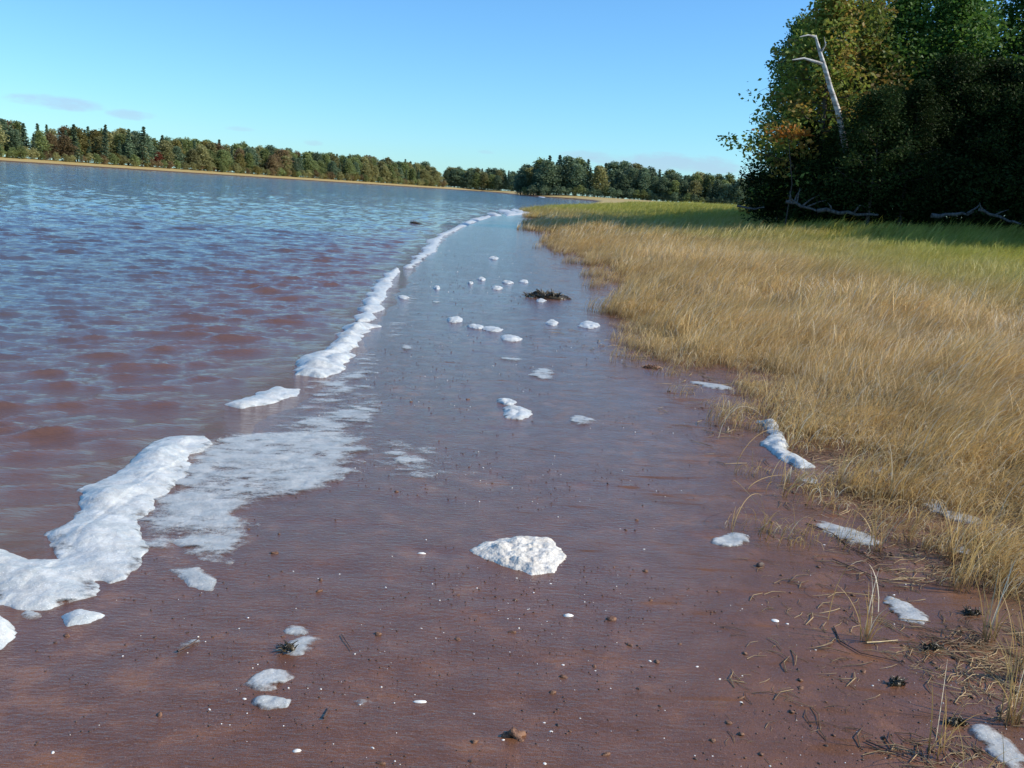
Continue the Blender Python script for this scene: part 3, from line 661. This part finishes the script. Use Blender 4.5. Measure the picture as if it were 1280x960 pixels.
def scatter_gn(name, coll, P, rot, scl, var, label, cat):
    me = bpy.data.meshes.new(name); me.vertices.add(len(P)); me.vertices.foreach_set('co', np.asarray(P, np.float32).ravel())
    for nm, a in (('rot', rot), ('scl', scl)):
        q = me.attributes.new(nm, 'FLOAT', 'POINT'); q.data.foreach_set('value', np.asarray(a, np.float32))
    q = me.attributes.new('var', 'INT', 'POINT'); q.data.foreach_set('value', np.asarray(var, np.int32))
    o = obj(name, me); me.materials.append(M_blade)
    g_ = bpy.data.node_groups.new(name, 'GeometryNodeTree')
    g_.interface.new_socket('Geometry', in_out='INPUT', socket_type='NodeSocketGeometry'); g_.interface.new_socket('Geometry', in_out='OUTPUT', socket_type='NodeSocketGeometry')
    N = g_.nodes; L = g_.links; gi = N.new('NodeGroupInput'); go = N.new('NodeGroupOutput'); ip = N.new('GeometryNodeInstanceOnPoints')
    ci = N.new('GeometryNodeCollectionInfo'); ci.inputs[0].default_value = coll; ci.inputs[1].default_value = True; ci.inputs[2].default_value = True
    def na(nm, dt):
        q_ = N.new('GeometryNodeInputNamedAttribute'); q_.data_type = dt; q_.inputs[0].default_value = nm; return q_.outputs[0]
    cx = N.new('ShaderNodeCombineXYZ'); L.new(na('rot', 'FLOAT'), cx.inputs[2]); er = N.new('FunctionNodeEulerToRotation'); L.new(cx.outputs[0], er.inputs[0])
    L.new(gi.outputs[0], ip.inputs['Points']); L.new(ci.outputs[0], ip.inputs['Instance']); ip.inputs['Pick Instance'].default_value = True
    L.new(na('var', 'INT'), ip.inputs['Instance Index']); L.new(er.outputs[0], ip.inputs['Rotation']); L.new(na('scl', 'FLOAT'), ip.inputs['Scale'])
    L.new(ip.outputs[0], go.inputs[0])
    md = o.modifiers.new('scatter', 'NODES'); md.node_group = g_
    return tag(o, label, cat, kind='stuff')
NEAR = src('near_tuft', [dict(nb=30, rad=.16, L=.43, wid=.0048, seg=8, seed=s, spread=.48, lean=(1.15, .05), droop=1.6) for s in range(6)])
SHORT = src('short_tuft', [dict(nb=26, rad=.17, L=.27, wid=.0042, seg=7, seed=90 + s, spread=.7, lean=(.9, .0), droop=2.1) for s in range(5)])
MID = src('mid_tuft', [dict(nb=44, rad=.27, L=.52, wid=.009, seg=6, seed=20 + s, spread=.42, lean=(1.2, .05), droop=1.6) for s in range(5)])
FARC = src('far_tuft', [dict(nb=60, rad=.6, L=.62, wid=.026, seg=5, seed=40 + s, spread=.36, droop=1.5, lean=(1.15, 0)) for s in range(4)])
def grass_pts(r, n, box, dens, ymin, ymax):
    x = r.uniform(box[0], box[1], n); y = r.uniform(box[2], box[3], n)
    g_ = sdist(MARSH, x, y); p = dens(x, y, g_); ok = (r.random(n) < p) & (y >= ymin) & (y < ymax)
    return x[ok], y[ok], g_[ok]
r = np.random.default_rng(77)
def d_near(x, y, g_): return sm(g_ + .9 * fbm(x * 1.4, y * 1.4, 300, 3) + .3, -.10, 2.0) ** 1.3
def mk(name, coll, nvar, n, box, dens, ymin, ymax, label, s0=.75, s1=1.15, edge_s=0.8):
    x, y, g_ = grass_pts(r, n, box, dens, ymin, ymax)
    sc = r.uniform(s0, s1, len(x)) * (edge_s + (1 - edge_s) * sm(g_, 0, 2.5)) * (1 + .50 * fbm(x * .9, y * .9, 310, 3))
    rot = r.normal(0, .40, len(x)) + 1.9 * fbm(x * .45, y * .45, 320, 3)
    scatter_gn(name, coll, np.stack([x, y, ground(x, y) - .005], -1), rot, sc, r.integers(0, nvar, len(x)), label, 'grass')
    print(name, len(x))
mk('marsh_grass', NEAR, 6, 13000, (.8, 9, .5, 13), d_near, 1.0, 13.0, 'dry golden marsh grass with bent stems beside the mud in the right foreground', .7, 1.2, .7)
mk('marsh_grass_fringe', SHORT, 5, 15000, (.8, 9, .5, 14), lambda x, y, g_: .9 * sm(g_ + 1.0 * fbm(x * 1.6, y * 1.6, 330, 3) + .55, -.1, 1.5) * (g_ < 4.5), 1.0, 14, 'short tangled brown and gold stems carpeting the mud at the grass foot', .6, 1.25, .75)
mk('marsh_grass', MID, 5, 15500, (.2, 19, 11, 33), lambda x, y, g_: sm(g_ + 1.2 * fbm(x * .8, y * .8, 301, 3) + .5, -.2, 2.4) ** 1.5, 11.5, 33, 'dense golden marsh grass leaning in the wind over the middle of the bank', .8, 1.15, .7)
mk('marsh_grass', FARC, 4, 30000, (0, 75, 31, 128), lambda x, y, g_: sm(g_ + 2 * fbm(x * .3, y * .3, 302, 3), -.3, 2.5) * (x < y * .75 + 2), 31, 128, 'far golden green marsh meadow running out to the grass point', .7, 1.1, .75)

# separate stems and tufts standing out on the mud
def stem(label, base, tip_px, arch, wid=.0035, name='marsh_reed'):
    """one arching blade: root at a pixel on the ground, tip on the ground plane under tip_px, raised by arch"""
    x, y, z = at(*base); x2, y2, z2 = at(*tip_px); r_ = np.random.default_rng(int(base[0] * 7 + base[1])); V = []; T = []; Fc = []; n = 9
    dx, dy = x2 - x, y2 - y; l_ = math.hypot(dx, dy) + 1e-6; nx, ny = -dy / l_, dx / l_
    for i in range(n + 1):
        t_ = i / n; w_ = wid * (1 - t_ * .8) * .5
        hgt = arch * (math.sin(math.pi * min(1, t_ * .80 + 0.0)) ** .8)
        cx, cy = dx * t_ ** 1.4, dy * t_ ** 1.4
        V += [(cx - nx * w_, cy - ny * w_, hgt), (cx + nx * w_, cy + ny * w_, hgt + .001)]; T += [.5 + t_ / 2] * 2
    for i in range(n): Fc.append((2 * i, 2 * i + 1, 2 * i + 3, 2 * i + 2))
    o = obj(name, mesh(name, V, Fc, True, {'t': T, 'r': [r_.random()] * len(V)}), M_blade, None, (x, y, z))
    return tag(o, label, 'reed')
stem('lone bent stem rising left of the curved foam drift', (898, 548), (950, 545), .22)
stem('thin stem arching over the mud left of the grass edge', (918, 590), (985, 565), .20)
stem('pale straw stem crossing another above the isolated foam patch', (915, 600), (955, 648), .03, .004)
stem('green stem crossing a straw one above the isolated foam patch', (935, 612), (985, 600), .05, .004)
stem('slender stem curving up from the isolated foam patch', (915, 668), (950, 640), .14)
stem('tall arching stem beside the slanting foam strip', (1026, 642), (1075, 650), .18)
stem('arching stem right of the slanting foam strip', (1090, 670), (1140, 660), .17)
stem('low stem sprawling under the linked foam pair', (1100, 640), (1135, 662), .03, .004)
stem('bent stem left of the green grass tuft', (1035, 775), (1075, 770), .22, .004)
stem('bent stem leaning over the slanting foam smear', (1098, 765), (1060, 735), .16, .004)
def single_tuft(label, px, py, sd_, nb=16, L=.3, lean=(.4, .1), spread=.5, sc=1.0, rad=.03):
    V, Fc, A = tuft(nb, rad, L, .0042, 7, sd_, lean, spread, 1.0); x, y, z = at(px, py)
    o = obj('grass_tuft', mesh('grass_tuft', V, Fc, True, A), M_blade, None, (x, y, z)); return tag(o, label, 'grass')
single_tuft('green grass tuft above the pale straight straw in the right foreground', 1085, 800, 1, 14, .24)
single_tuft('sparse grass tuft at the foot of the slanting foam strip', 1095, 690, 2, 10, .26)
single_tuft('small grass tuft under the wide foam smear by the right edge', 1200, 740, 3, 16, .34)
single_tuft('grass tuft left of the round foam scrap', 1190, 700, 4, 14, .36)
single_tuft('upright thin grass tuft left of the bottom right foam streak', 1172, 945, 5, 9, .28)
single_tuft('grass tuft at the right picture edge in the bottom corner', 1262, 905, 6, 22, .36)
single_tuft('loose grass tuft on dark litter at the right', 1235, 800, 7, 16, .32)
single_tuft('grass tuft at the right edge above the bottom corner', 1275, 850, 8, 20, .36)
single_tuft('tangled grass tuft right of the curved foam drift', 990, 560, 9, 12, .34)
single_tuft('wispy grass tuft on mud by the lower faint foam film', 1120, 625, 10, 14, .36)

# ---------------------------------------------------------------- trees
def leaves(C, sz, r, flatness=.35):
    n = len(C); a = r.normal(0, 1, (n, 3)); a[:, 2] *= .55; a /= np.linalg.norm(a, axis=1)[:, None]
    b = np.cross(a, r.normal(0, 1, (n, 3))); b /= np.linalg.norm(b, axis=1)[:, None]
    s = sz * r.uniform(.6, 1.3, n)[:, None]; a = a * s * 1.0; b = b * s * .55
    V = np.stack([C - a, C + b * 1.0, C + a, C - b], 1).reshape(-1, 3)
    return V, np.arange(n * 4).reshape(-1, 4)
def tree_mesh(seed, H, Rc, z0, nlimb, nleaf, leaf, shape='round', trunk_r=None, reach=1.0, csp=.5, side=None):
    """returns trunk mesh (with its limbs) and crown mesh; leaves sit in clumps along the limbs"""
    r = np.random.default_rng(seed); parts = []; tr = trunk_r or H * .014
    lean = r.normal(0, .03, 2) * H; tp = [np.array([lean[0] * (t ** 1.5) + .15 * math.sin(t * 5 + seed) * H * .02, lean[1] * (t ** 1.5), H * .96 * t]) for t in np.linspace(0, 1, 9)]
    parts.append(tube(tp, [tr * (1.25 if i == 0 else 1) * (1 - i / 8.6) + .01 for i in range(9)], 8))
    cl = []; 
    for i in range(nlimb):
        t = z0 + (1 - z0) * ((i + .5) / nlimb) ** .9; a = i * 2.39996 + r.normal(0, .4)
        if side is not None and r.random() < .35: a = side + r.normal(0, .5)
        b = tp[0] * 0 + np.array([np.interp(t, np.linspace(0, 1, 9), [p[k] for p in tp]) for k in range(3)])
        u = (t - z0) / (1 - z0)
        if shape == 'round': w_ = Rc * (math.sin(math.pi * (0.18 + .80 * u)) ** .65) * r.uniform(.7, 1.12)
        elif shape == 'tall': w_ = Rc * (1 - u ** 1.9) ** .9 * r.uniform(.6, 1.1) * (.75 + .3 * min(1, u * 4))
        else: w_ = Rc * (1 - u) ** .85 * r.uniform(.8, 1.1) + .08 * Rc
        w_ *= reach if side is not None and abs(((a - side + math.pi) % (2 * math.pi)) - math.pi) < .9 else 1
        up = {'round': .45 - .35 * u, 'tall': .35 - .2 * u, 'cone': -.10 + .15 * u}[shape] * w_
        dv = np.array([math.cos(a), math.sin(a), 0]); e = b + dv * w_ + np.array([0, 0, up]); mdp = (b + e) / 2 + np.array([0, 0, -.08 * w_ if shape != 'cone' else .06 * w_]) + r.normal(0, .05, 3) * w_
        lr = max(.012, tr * .38 * (1 - .7 * u)); parts.append(tube([b, mdp, e], [lr, lr * .6, lr * .15], 5))
        k = 5 if shape != 'cone' else 6
        for q in range(k):
            tt = .30 + .72 * (q + r.random()) / k; P = (1 - tt) ** 2 * b + 2 * tt * (1 - tt) * mdp + tt * tt * e + r.normal(0, .12, 3) * w_ * (np.array([1, 1, .7]) if shape != 'cone' else np.array([.6, .6, .25]))
            cl.append((P, csp * r.uniform(.6, 1.25) * ((1.15 - .85 * u) if shape == 'cone' else 1), tt))
            if q % 2 == 0 and shape != 'cone':
                parts.append(tube([mdp * (1 - tt) + e * tt, P], [lr * .3, lr * .1], 3))
    cl.append((tp[-1], csp * (.7 if shape != 'cone' else .25), 1))
    n = len(cl); idx = r.integers(0, n, nleaf); Cc = np.array([c[0] for c in cl]); Ss = np.array([c[1] for c in cl])
    o_ = r.normal(0, 1, (nleaf, 3)); o_ /= np.maximum(1, np.linalg.norm(o_, axis=1)[:, None] / 1.6)
    P = Cc[idx] + o_ * Ss[idx][:, None] * np.array([1, 1, .62 if shape != 'cone' else .42])
    P[:, 2] = np.maximum(P[:, 2], .1)
    P[:, 2] -= (.22 * H * (np.hypot(P[:, 0], P[:, 1]) / (Rc * 1.3)) ** 2 * sm(P[:, 2] / H, .45, .9) if shape != 'cone' and csp > .8 else 0)
    V, Fc = leaves(P, leaf, r)
    clr = r.random(n)
    cr = mesh('crown', V, Fc, False, {'r': np.repeat(r.random(nleaf), 4), 'cl': np.repeat(clr[idx], 4)})
    tv, tf = join(parts); tk = mesh('trunk', tv, tf, True)
    return tk, cr
def put_tree(name, pair, x, y, z, s, rot, mtrunk, mcrown, label, group=None, cat='tree', sz=None):
    e = bpy.data.objects.new(name, None); COL.objects.link(e); e.empty_display_size = .5
    e.location = (x, y, z); e.rotation_euler = (0, 0, rot); e.scale = (s, s, sz or s); tag(e, label, cat, group)
    for nm, me, mm in (('trunk', pair[0], mtrunk), ('crown', pair[1], mcrown)):
        if me is None: continue
        if len(me.materials) == 0: me.materials.append(mm)
        o = bpy.data.objects.new(nm, me); COL.objects.link(o); o.parent = e
        o.material_slots[0].link = 'OBJECT'; o.material_slots[0].material = mm
    return e
# --- near wood on the right bank
NT_ = [tree_mesh(1, 10.5, 3.0, .10, 34, 15000, .105, 'round', csp=.55), tree_mesh(2, 11, 2.6, .08, 36, 15000, .10, 'tall', csp=.5),
       tree_mesh(3, 12, 2.4, .05, 60, 16000, .085, 'cone', csp=.36), tree_mesh(4, 10, 3.3, .12, 32, 15000, .11, 'round', csp=.62),
       tree_mesh(5, 11.5, 2.9, .10, 38, 16000, .10, 'tall', csp=.5)]
LEFT = tree_mesh(11, 9.2, 2.4, .04, 52, 11500, .095, 'tall', reach=1.35, csp=.38, side=math.pi)
bush = [tree_mesh(20 + i, 3.0, 1.7, .04, 16, 5200, .085, 'round', csp=.42) for i in range(3)]
WG = 'green trees in the shaded wood on the right bank'
def wood(vi, x, y, s, rot, li, label, group=None, mt=M_bark, name='broadleaf_tree', pair=None, sz=None):
    return put_tree(name, pair or NT_[vi], x, y, gz(x, y) - .05, s, rot, mt, LN[li], label, group, 'tree', sz)
wood(0, 12.2, 43.2, 1.10, 0, 1, 'leafy tree at the left end of the bank wood, branches reaching over the sky', pair=LEFT)
wood(3, 14.0, 45.6, .98, 1.2, 1, 'yellowing leafy tree crown behind the leaning white birch trunk')
wood(1, 16.2, 46.5, .98, 2.0, 0, 'green tree right of the white birch')
wood(4, 12.8, 49.5, .86, 4.0, 0, 'low rounded green tree behind the leftmost wood tree')
wood(0, 18.6, 46.5, 1.05, .6, 0, 'tall bright green tree near the upper right corner')
wood(4, 21.6, 47.0, 1.08, 2.6, 0, 'tall green tree at the upper right corner of the picture')
wood(3, 20.2, 50.5, 1.1, 3.6, 0, 'tall green tree behind the corner tree', WG)
wood(2, 15.0, 49.5, .9, 1.0, 2, 'dark conical spruce hidden in the wood', None, M_bark, 'spruce_tree')
rw = random.Random(3); SH = 'shaded tree standing deep in the dark right bank wood'
for (x, y) in [(16.8, 52.5), (20.5, 54), (24.5, 49), (27, 52), (30, 48), (33, 50), (22.5, 58), (18.5, 59), (25, 63), (21, 67), (29, 60), (37, 50), (34, 56)]:
    wood(rw.choice([0, 1, 3, 4]), x, y, rw.uniform(.85, 1.05), rw.uniform(0, 6.28), rw.choice([0, 0, 0, 1]), SH, WG)
# trees of the same wood just right of the picture: their shade falls over the foot of the wood and the meadow
for (x, y, s_) in [(24.6, 38.6, .95), (23.4, 33.2, .85), (29.5, 31.8, .95), (28.2, 37.4, 1.0), (32.5, 38.5, 1.0), (23.2, 35.6, .8), (26.8, 34.2, .95), (31, 34.5, 1.0), (27, 41.6, .85), (36, 36, 1.05), (31.5, 42, .9)]:
    wood(rw.choice([0, 1, 3, 4]), x, y, s_, rw.uniform(0, 6.28), 0, 'green tree of the wood beyond the right picture edge', 'trees of the wood beyond the right picture edge')
for i, (x, y, s) in enumerate([(10.6, 42.6, .8), (12.0, 41.6, .9), (13.8, 41.2, .85), (15.6, 41.0, .95), (17.4, 40.8, .9), (19.2, 40.6, 1.0), (21.2, 40.2, 1.0), (23.0, 39.6, 1.0), (11.3, 44.6, 1.0),
                               (12.9, 41.9, 1.0), (16.5, 41.6, 1.0), (18.3, 41.4, .95), (20.2, 41.0, 1.0)]):
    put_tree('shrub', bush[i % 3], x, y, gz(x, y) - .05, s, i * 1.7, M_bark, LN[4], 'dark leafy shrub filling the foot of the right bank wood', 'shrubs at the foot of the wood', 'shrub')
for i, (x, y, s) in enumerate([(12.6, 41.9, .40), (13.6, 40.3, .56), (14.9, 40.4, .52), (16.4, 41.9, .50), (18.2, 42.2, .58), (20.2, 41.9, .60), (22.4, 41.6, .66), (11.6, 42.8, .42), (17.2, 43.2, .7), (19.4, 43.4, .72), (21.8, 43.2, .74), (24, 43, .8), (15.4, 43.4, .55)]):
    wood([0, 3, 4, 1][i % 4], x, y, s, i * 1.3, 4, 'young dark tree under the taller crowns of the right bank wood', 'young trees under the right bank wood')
# orange sprig
sx_, sy_ = 12.6, 43.6
dd = ray(985, 166); tpt = np.array([0, 0, EYE]) + dd * (40.9 / dd[1])
rr_ = np.random.default_rng(4); Cs = rr_.normal(0, 1, (260, 3)) * (.42, .3, .14)
Vl, Fl = leaves(Cs, .09, rr_)
e = bpy.data.objects.new('maple_sapling', None); COL.objects.link(e); bx, by = float(tpt[0]) + .3, float(tpt[1]); bz = gz(bx, by); e.location = (bx, by, bz)
tag(e, 'slender sapling with a spray of orange leaves in front of the dark wood', 'tree')
top = tpt - np.array([bx, by, bz]); tv, tf = tube([(0, 0, 0), (.1, 0, top[2] * .5), top], [.03, .022, .01], 6)
obj('trunk', mesh('trunk', tv, tf), M_bark, e); o = obj('crown', mesh('crown', Vl + top, Fl, False, {'r': np.repeat(rr_.random(260), 4), 'cl': np.zeros(1040)}), LN[3], e)
# leaning white birch with a broken top
def air(px, py, Y): d_ = ray(px, py); return np.array([0, 0, EYE]) + d_ * (Y / d_[1])
BY = 41.0
tp_ = [air(1072, 262, BY + 1), air(1060, 200, BY + .5), air(1047, 137, BY), air(1038, 110, BY), air(1031, 85, BY), air(1024, 62, BY), air(1019, 44, BY)]
base = np.array([tp_[0][0], tp_[0][1], gz(tp_[0][0], tp_[0][1])]); tp_[0] = base
e = bpy.data.objects.new('birch_tree', None); COL.objects.link(e); e.location = base
tag(e, 'leaning white birch trunk with a snapped top standing out against the leafy wood', 'tree')
rad = [.14, .13, .11, .098, .09, .066, .04]
tv, tf = tube([p - base for p in tp_], rad, 12); obj('trunk', mesh('trunk', tv, tf), M_birch, e)
b0 = air(1029, 80, BY); br = [b0, air(1018, 77, BY - .1), air(1005, 73, BY - .2), air(990, 75, BY - .3)]
tv, tf = tube([p - base for p in br], [.075, .06, .045, .02], 8); obj('branch', mesh('branch', tv, tf), M_birch, e)
br = [air(1019, 46, BY), air(1010, 44, BY - .1), air(1000, 46, BY - .2)]
tv, tf = tube([p - base for p in br], [.055, .035, .015], 8); obj('branch', mesh('branch', tv, tf), M_birch, e)
br = [air(1026, 66, BY), air(1032, 56, BY - .1), air(1030, 46, BY - .2)]
tv, tf = tube([p - base for p in br], [.04, .025, .01], 6); obj('branch', mesh('branch', tv, tf), M_birch, e)
# driftwood
def log(label, a, b, rad, Y1, Y2, forks=(), name='driftwood_log', lift=.1):
    P1 = air(*a, Y1); P2 = air(*b, Y2); P1[2] = max(gz(P1[0], P1[1]) + lift, P1[2]); P2[2] = max(gz(P2[0], P2[1]) + lift * .6, P2[2])
    r_ = np.random.default_rng(int(a[0])); n = 7; P = [P1 + (P2 - P1) * t_ + r_.normal(0, .04, 3) for t_ in np.linspace(0, 1, n)]
    rad *= .72; parts = [tube([p - P1 for p in P], np.linspace(rad, rad * .5, n) * r_.uniform(.8, 1.2, n), 9)]
    for (t_, dx, dy, dz) in forks:
        q = P1 + (P2 - P1) * t_; parts.append(tube([q - P1, q - P1 + np.array([dx, dy, dz]) * .55 + r_.normal(0, .05, 3), q - P1 + np.array([dx, dy, dz])], [rad * .55, rad * .4, rad * .1], 7))
    V, Fc = join(parts); return tag(obj(name, mesh(name, V, Fc), M_drift, None, P1), label, 'driftwood')
log('shade-darkened bleached driftwood root with raised forked limbs at the foot of the dark wood', (985, 252), (1022, 262), .10, 40.6, 40.2,
    [(.1, -.1, 0, .45), (.2, .25, 0, .6), (.35, -.5, -.1, .35), (.5, .6, 0, .45), (.65, .8, .1, .3), (.3, .05, 0, .65)])
log('long grey driftwood log lying right of the forked root', (1020, 262), (1100, 268), .11, 40.2, 39.6, [(.6, .3, -.1, .3), (.25, -.2, 0, .3)])
log('pale driftwood pole at the left end of the wood', (922, 258), (955, 261), .07, 41.5, 41.2)
log('driftwood log half hidden in shade near the right edge', (1165, 270), (1220, 266), .12, 38.6, 38.4, [(.8, .4, 0, .35)])
log('crooked driftwood limb at the right edge below the wood', (1222, 262), (1275, 280), .09, 38.2, 37.8, [(.4, .5, 0, .25), (.2, -.3, 0, .35)])

# --- far woods
FT = [tree_mesh(50 + i, 14, rc, z0, 30, 3600, .36, sh, csp=1.15, trunk_r=.2) for i, (rc, z0, sh) in enumerate([(3.7, .10, 'round'), (3.3, .06, 'tall'), (4.1, .12, 'round'), (3.0, .04, 'tall'), (3.6, .03, 'round')])]
FS = [tree_mesh(60 + i, 15, rc, .1, 40, 2600, .30, 'cone', csp=.6, trunk_r=.18) for i, rc in enumerate([2.2, 1.8])]
FB = [tree_mesh(70, 5, 2.6, .03, 16, 1300, .3, 'round', csp=.9)]
names = ['mid green', 'olive green', 'dark green', 'rusty brown', 'red leaved', 'blue green', 'straw yellow']
rf = random.Random(11)
SECT = [(60, 'at the left picture edge'), (130, 'left of the red trees'), (215, 'under the high spruce tips'), (330, 'right of the high spruces'), (450, 'midway'), (545, 'towards the far end'), (600, 'at the far end'),
        (635, 'beyond the channel'), (700, 'under the highest dome of crowns'), (760, 'right of the highest crowns'), (830, 'midway'), (9999, 'towards the dark near wood')]
def sector(x, y, z):
    q_ = RM.T @ np.array([x, y, z - EYE]); ppx = 640 - F * q_[0] / q_[2]; return next(t_ for lim, t_ in SECT if ppx < lim)
def far_tree(x, y, H, li, spruce, where, group, label=None, pale=False, squat=1.0):
    pair = rf.choice(FS if spruce else FT); s = H / (15 if spruce else 14); z = gz(x, y) - .1
    q_ = RM.T @ np.array([x, y, z + H * .6 - EYE]); ppx = 640 - F * q_[0] / q_[2]
    sect = next(t_ for lim, t_ in SECT if ppx < lim)
    lb = label or ('%s %s %s %s' % (names[li], 'conifer' if spruce else 'broadleaf tree', sect, where))
    put_tree('spruce_tree' if spruce else 'broadleaf_tree', pair, x, y, z, s * rf.uniform(1.2, 1.5) * squat * (.75 if spruce else 1), rf.uniform(0, 6.28), M_greybark if pale else M_bark, LG[li], lb, group, 'tree', s)
bankL = [(-262, 292), (-179, 352), (-123, 482), (-36, 688)]
hL = [(0, 14.6), (90, 14.4), (260, 14), (460, 14.5)]
def along(P, s):
    for i in range(len(P) - 1):
        a, b = np.array(P[i]), np.array(P[i + 1]); L = np.linalg.norm(b - a)
        if s <= L or i == len(P) - 2: q = a + (b - a) * min(s / L, 1); n_ = (b - a) / L; return q, np.array([-n_[1], n_[0]])
        s -= L
Ltot = sum(np.linalg.norm(np.array(bankL[i + 1]) - np.array(bankL[i])) for i in range(3))
k = 0
for row, (off, step, hh) in enumerate([(24, 6.0, .74), (30, 5.8, .93), (36, 6.0, 1.04)]):
    s = 3.0 * row % 4
    while s < Ltot:
        q, n_ = along(bankL, s); q = q + n_ * (off + rf.uniform(-2, 2)); s += step * rf.uniform(.7, 1.35) * (1 if s < 250 else 1.15)
        u = rf.random(); sp = u < .16 + .10 * (row > 1)
        front = row == 0
        li = 2 if sp else rf.choices([0, 1, 3, 4, 5, 6], [30, 28, 8 if s < 330 else 4, (7 if s < 250 and front else 0), 20, 5])[0]
        H = np.interp(s, [a for a, b in hL], [b for a, b in hL]) * hh * rf.uniform(.90, 1.06) * (1.06 if sp and row > 1 else 1) * (0.72 if li == 4 else 1)
        far_tree(q[0], q[1], H, li, sp, 'of the far left bank', 'trees along the far left bank', pale=rf.random() < .6)
        k += 1
# undergrowth
for s in np.arange(0, Ltot, 3.2):
    q, n_ = along(bankL, s + rf.uniform(-1, 1)); q = q + n_ * (20.5 + rf.uniform(-1, 1.5)); li = rf.choice([1, 3, 0, 6, 1])
    put_tree('shrub', FB[0], q[0], q[1], gz(q[0], q[1]), rf.uniform(.5, .9), rf.uniform(0, 6), M_bark, LG[li], '%s bush in the far left wood %s' % (names[li], sector(q[0], q[1], 2)), 'bushes along the far left bank', 'shrub')
# wood across the channel in the middle
def topH(x): return np.interp(x, [-4, 0, 8, 25, 45, 70, 110, 150, 200], [10, 15, 18.5, 18, 16, 14.5, 13.5, 13, 13])
for row, (yy, step) in enumerate([(497, 5.2), (504, 5.2), (512, 5.4)]):
    x = -2 + row
    while x < 165:
        y = yy + rf.uniform(-2, 2) + (3 if x < 5 else 0) - max(0, x - 60) * .25
        u = rf.random(); sp = u < .3; li = 2 if sp else rf.choices([0, 1, 5, 6], [30, 20, 45, 4])[0]
        H = topH(x) * (.84 + .12 * row) * rf.uniform(.85, 1.1)
        far_tree(x, y, H, li, sp, 'across the marsh', 'trees across the marsh in the middle', pale=rf.random() < .3); x += step * rf.uniform(.7, 1.3); k += 1
for s in np.arange(0, 165, 3.0):
    put_tree('shrub', FB[0], s, 492 + rf.uniform(-1, 1) - max(0, s - 60) * .25, gz(s, 492), rf.uniform(.6, 1.0), rf.uniform(0, 6), M_bark, LG[rf.choice([0, 2, 5])], 'dark bush in the middle wood %s' % sector(s, 492, 2), 'bushes at the foot of the middle wood', 'shrub')
# gap wood at the head of the channel
for row, yy in enumerate([775, 784, 794]):
    x = -60 + row
    while x < 14:
        li = rf.choice([5, 5, 0, 1, 2]); far_tree(x, yy + rf.uniform(-2, 2), 15.5 * rf.uniform(.85, 1.08) * (.85 + .08 * row), li, li == 2, 'at the head of the channel', 'trees at the head of the channel', pale=True); x += 5 * rf.uniform(.8, 1.3); k += 1
# --- single trees that stand out
def px_x(px, Y): return (air(px, 238, Y))[0]
for px, Y, H, lb in [(178, 437, 17.5, 'pointed dark spruce rising highest above the far left wood'), (160, 432, 15.8, 'left spruce of a pair beside the highest far spruce'), (95, 405, 15.2, 'small spruce tip above the far left wood'),
                     (131, 418, 16.5, 'broad dark spruce top above the far left wood')]:
    far_tree(px_x(px, Y), Y, H, 2, True, '', None, lb)
print('bl', sum(o.name.startswith('broadleaf') for o in bpy.data.objects), 'far trees', k, 'objects', len(bpy.data.objects))
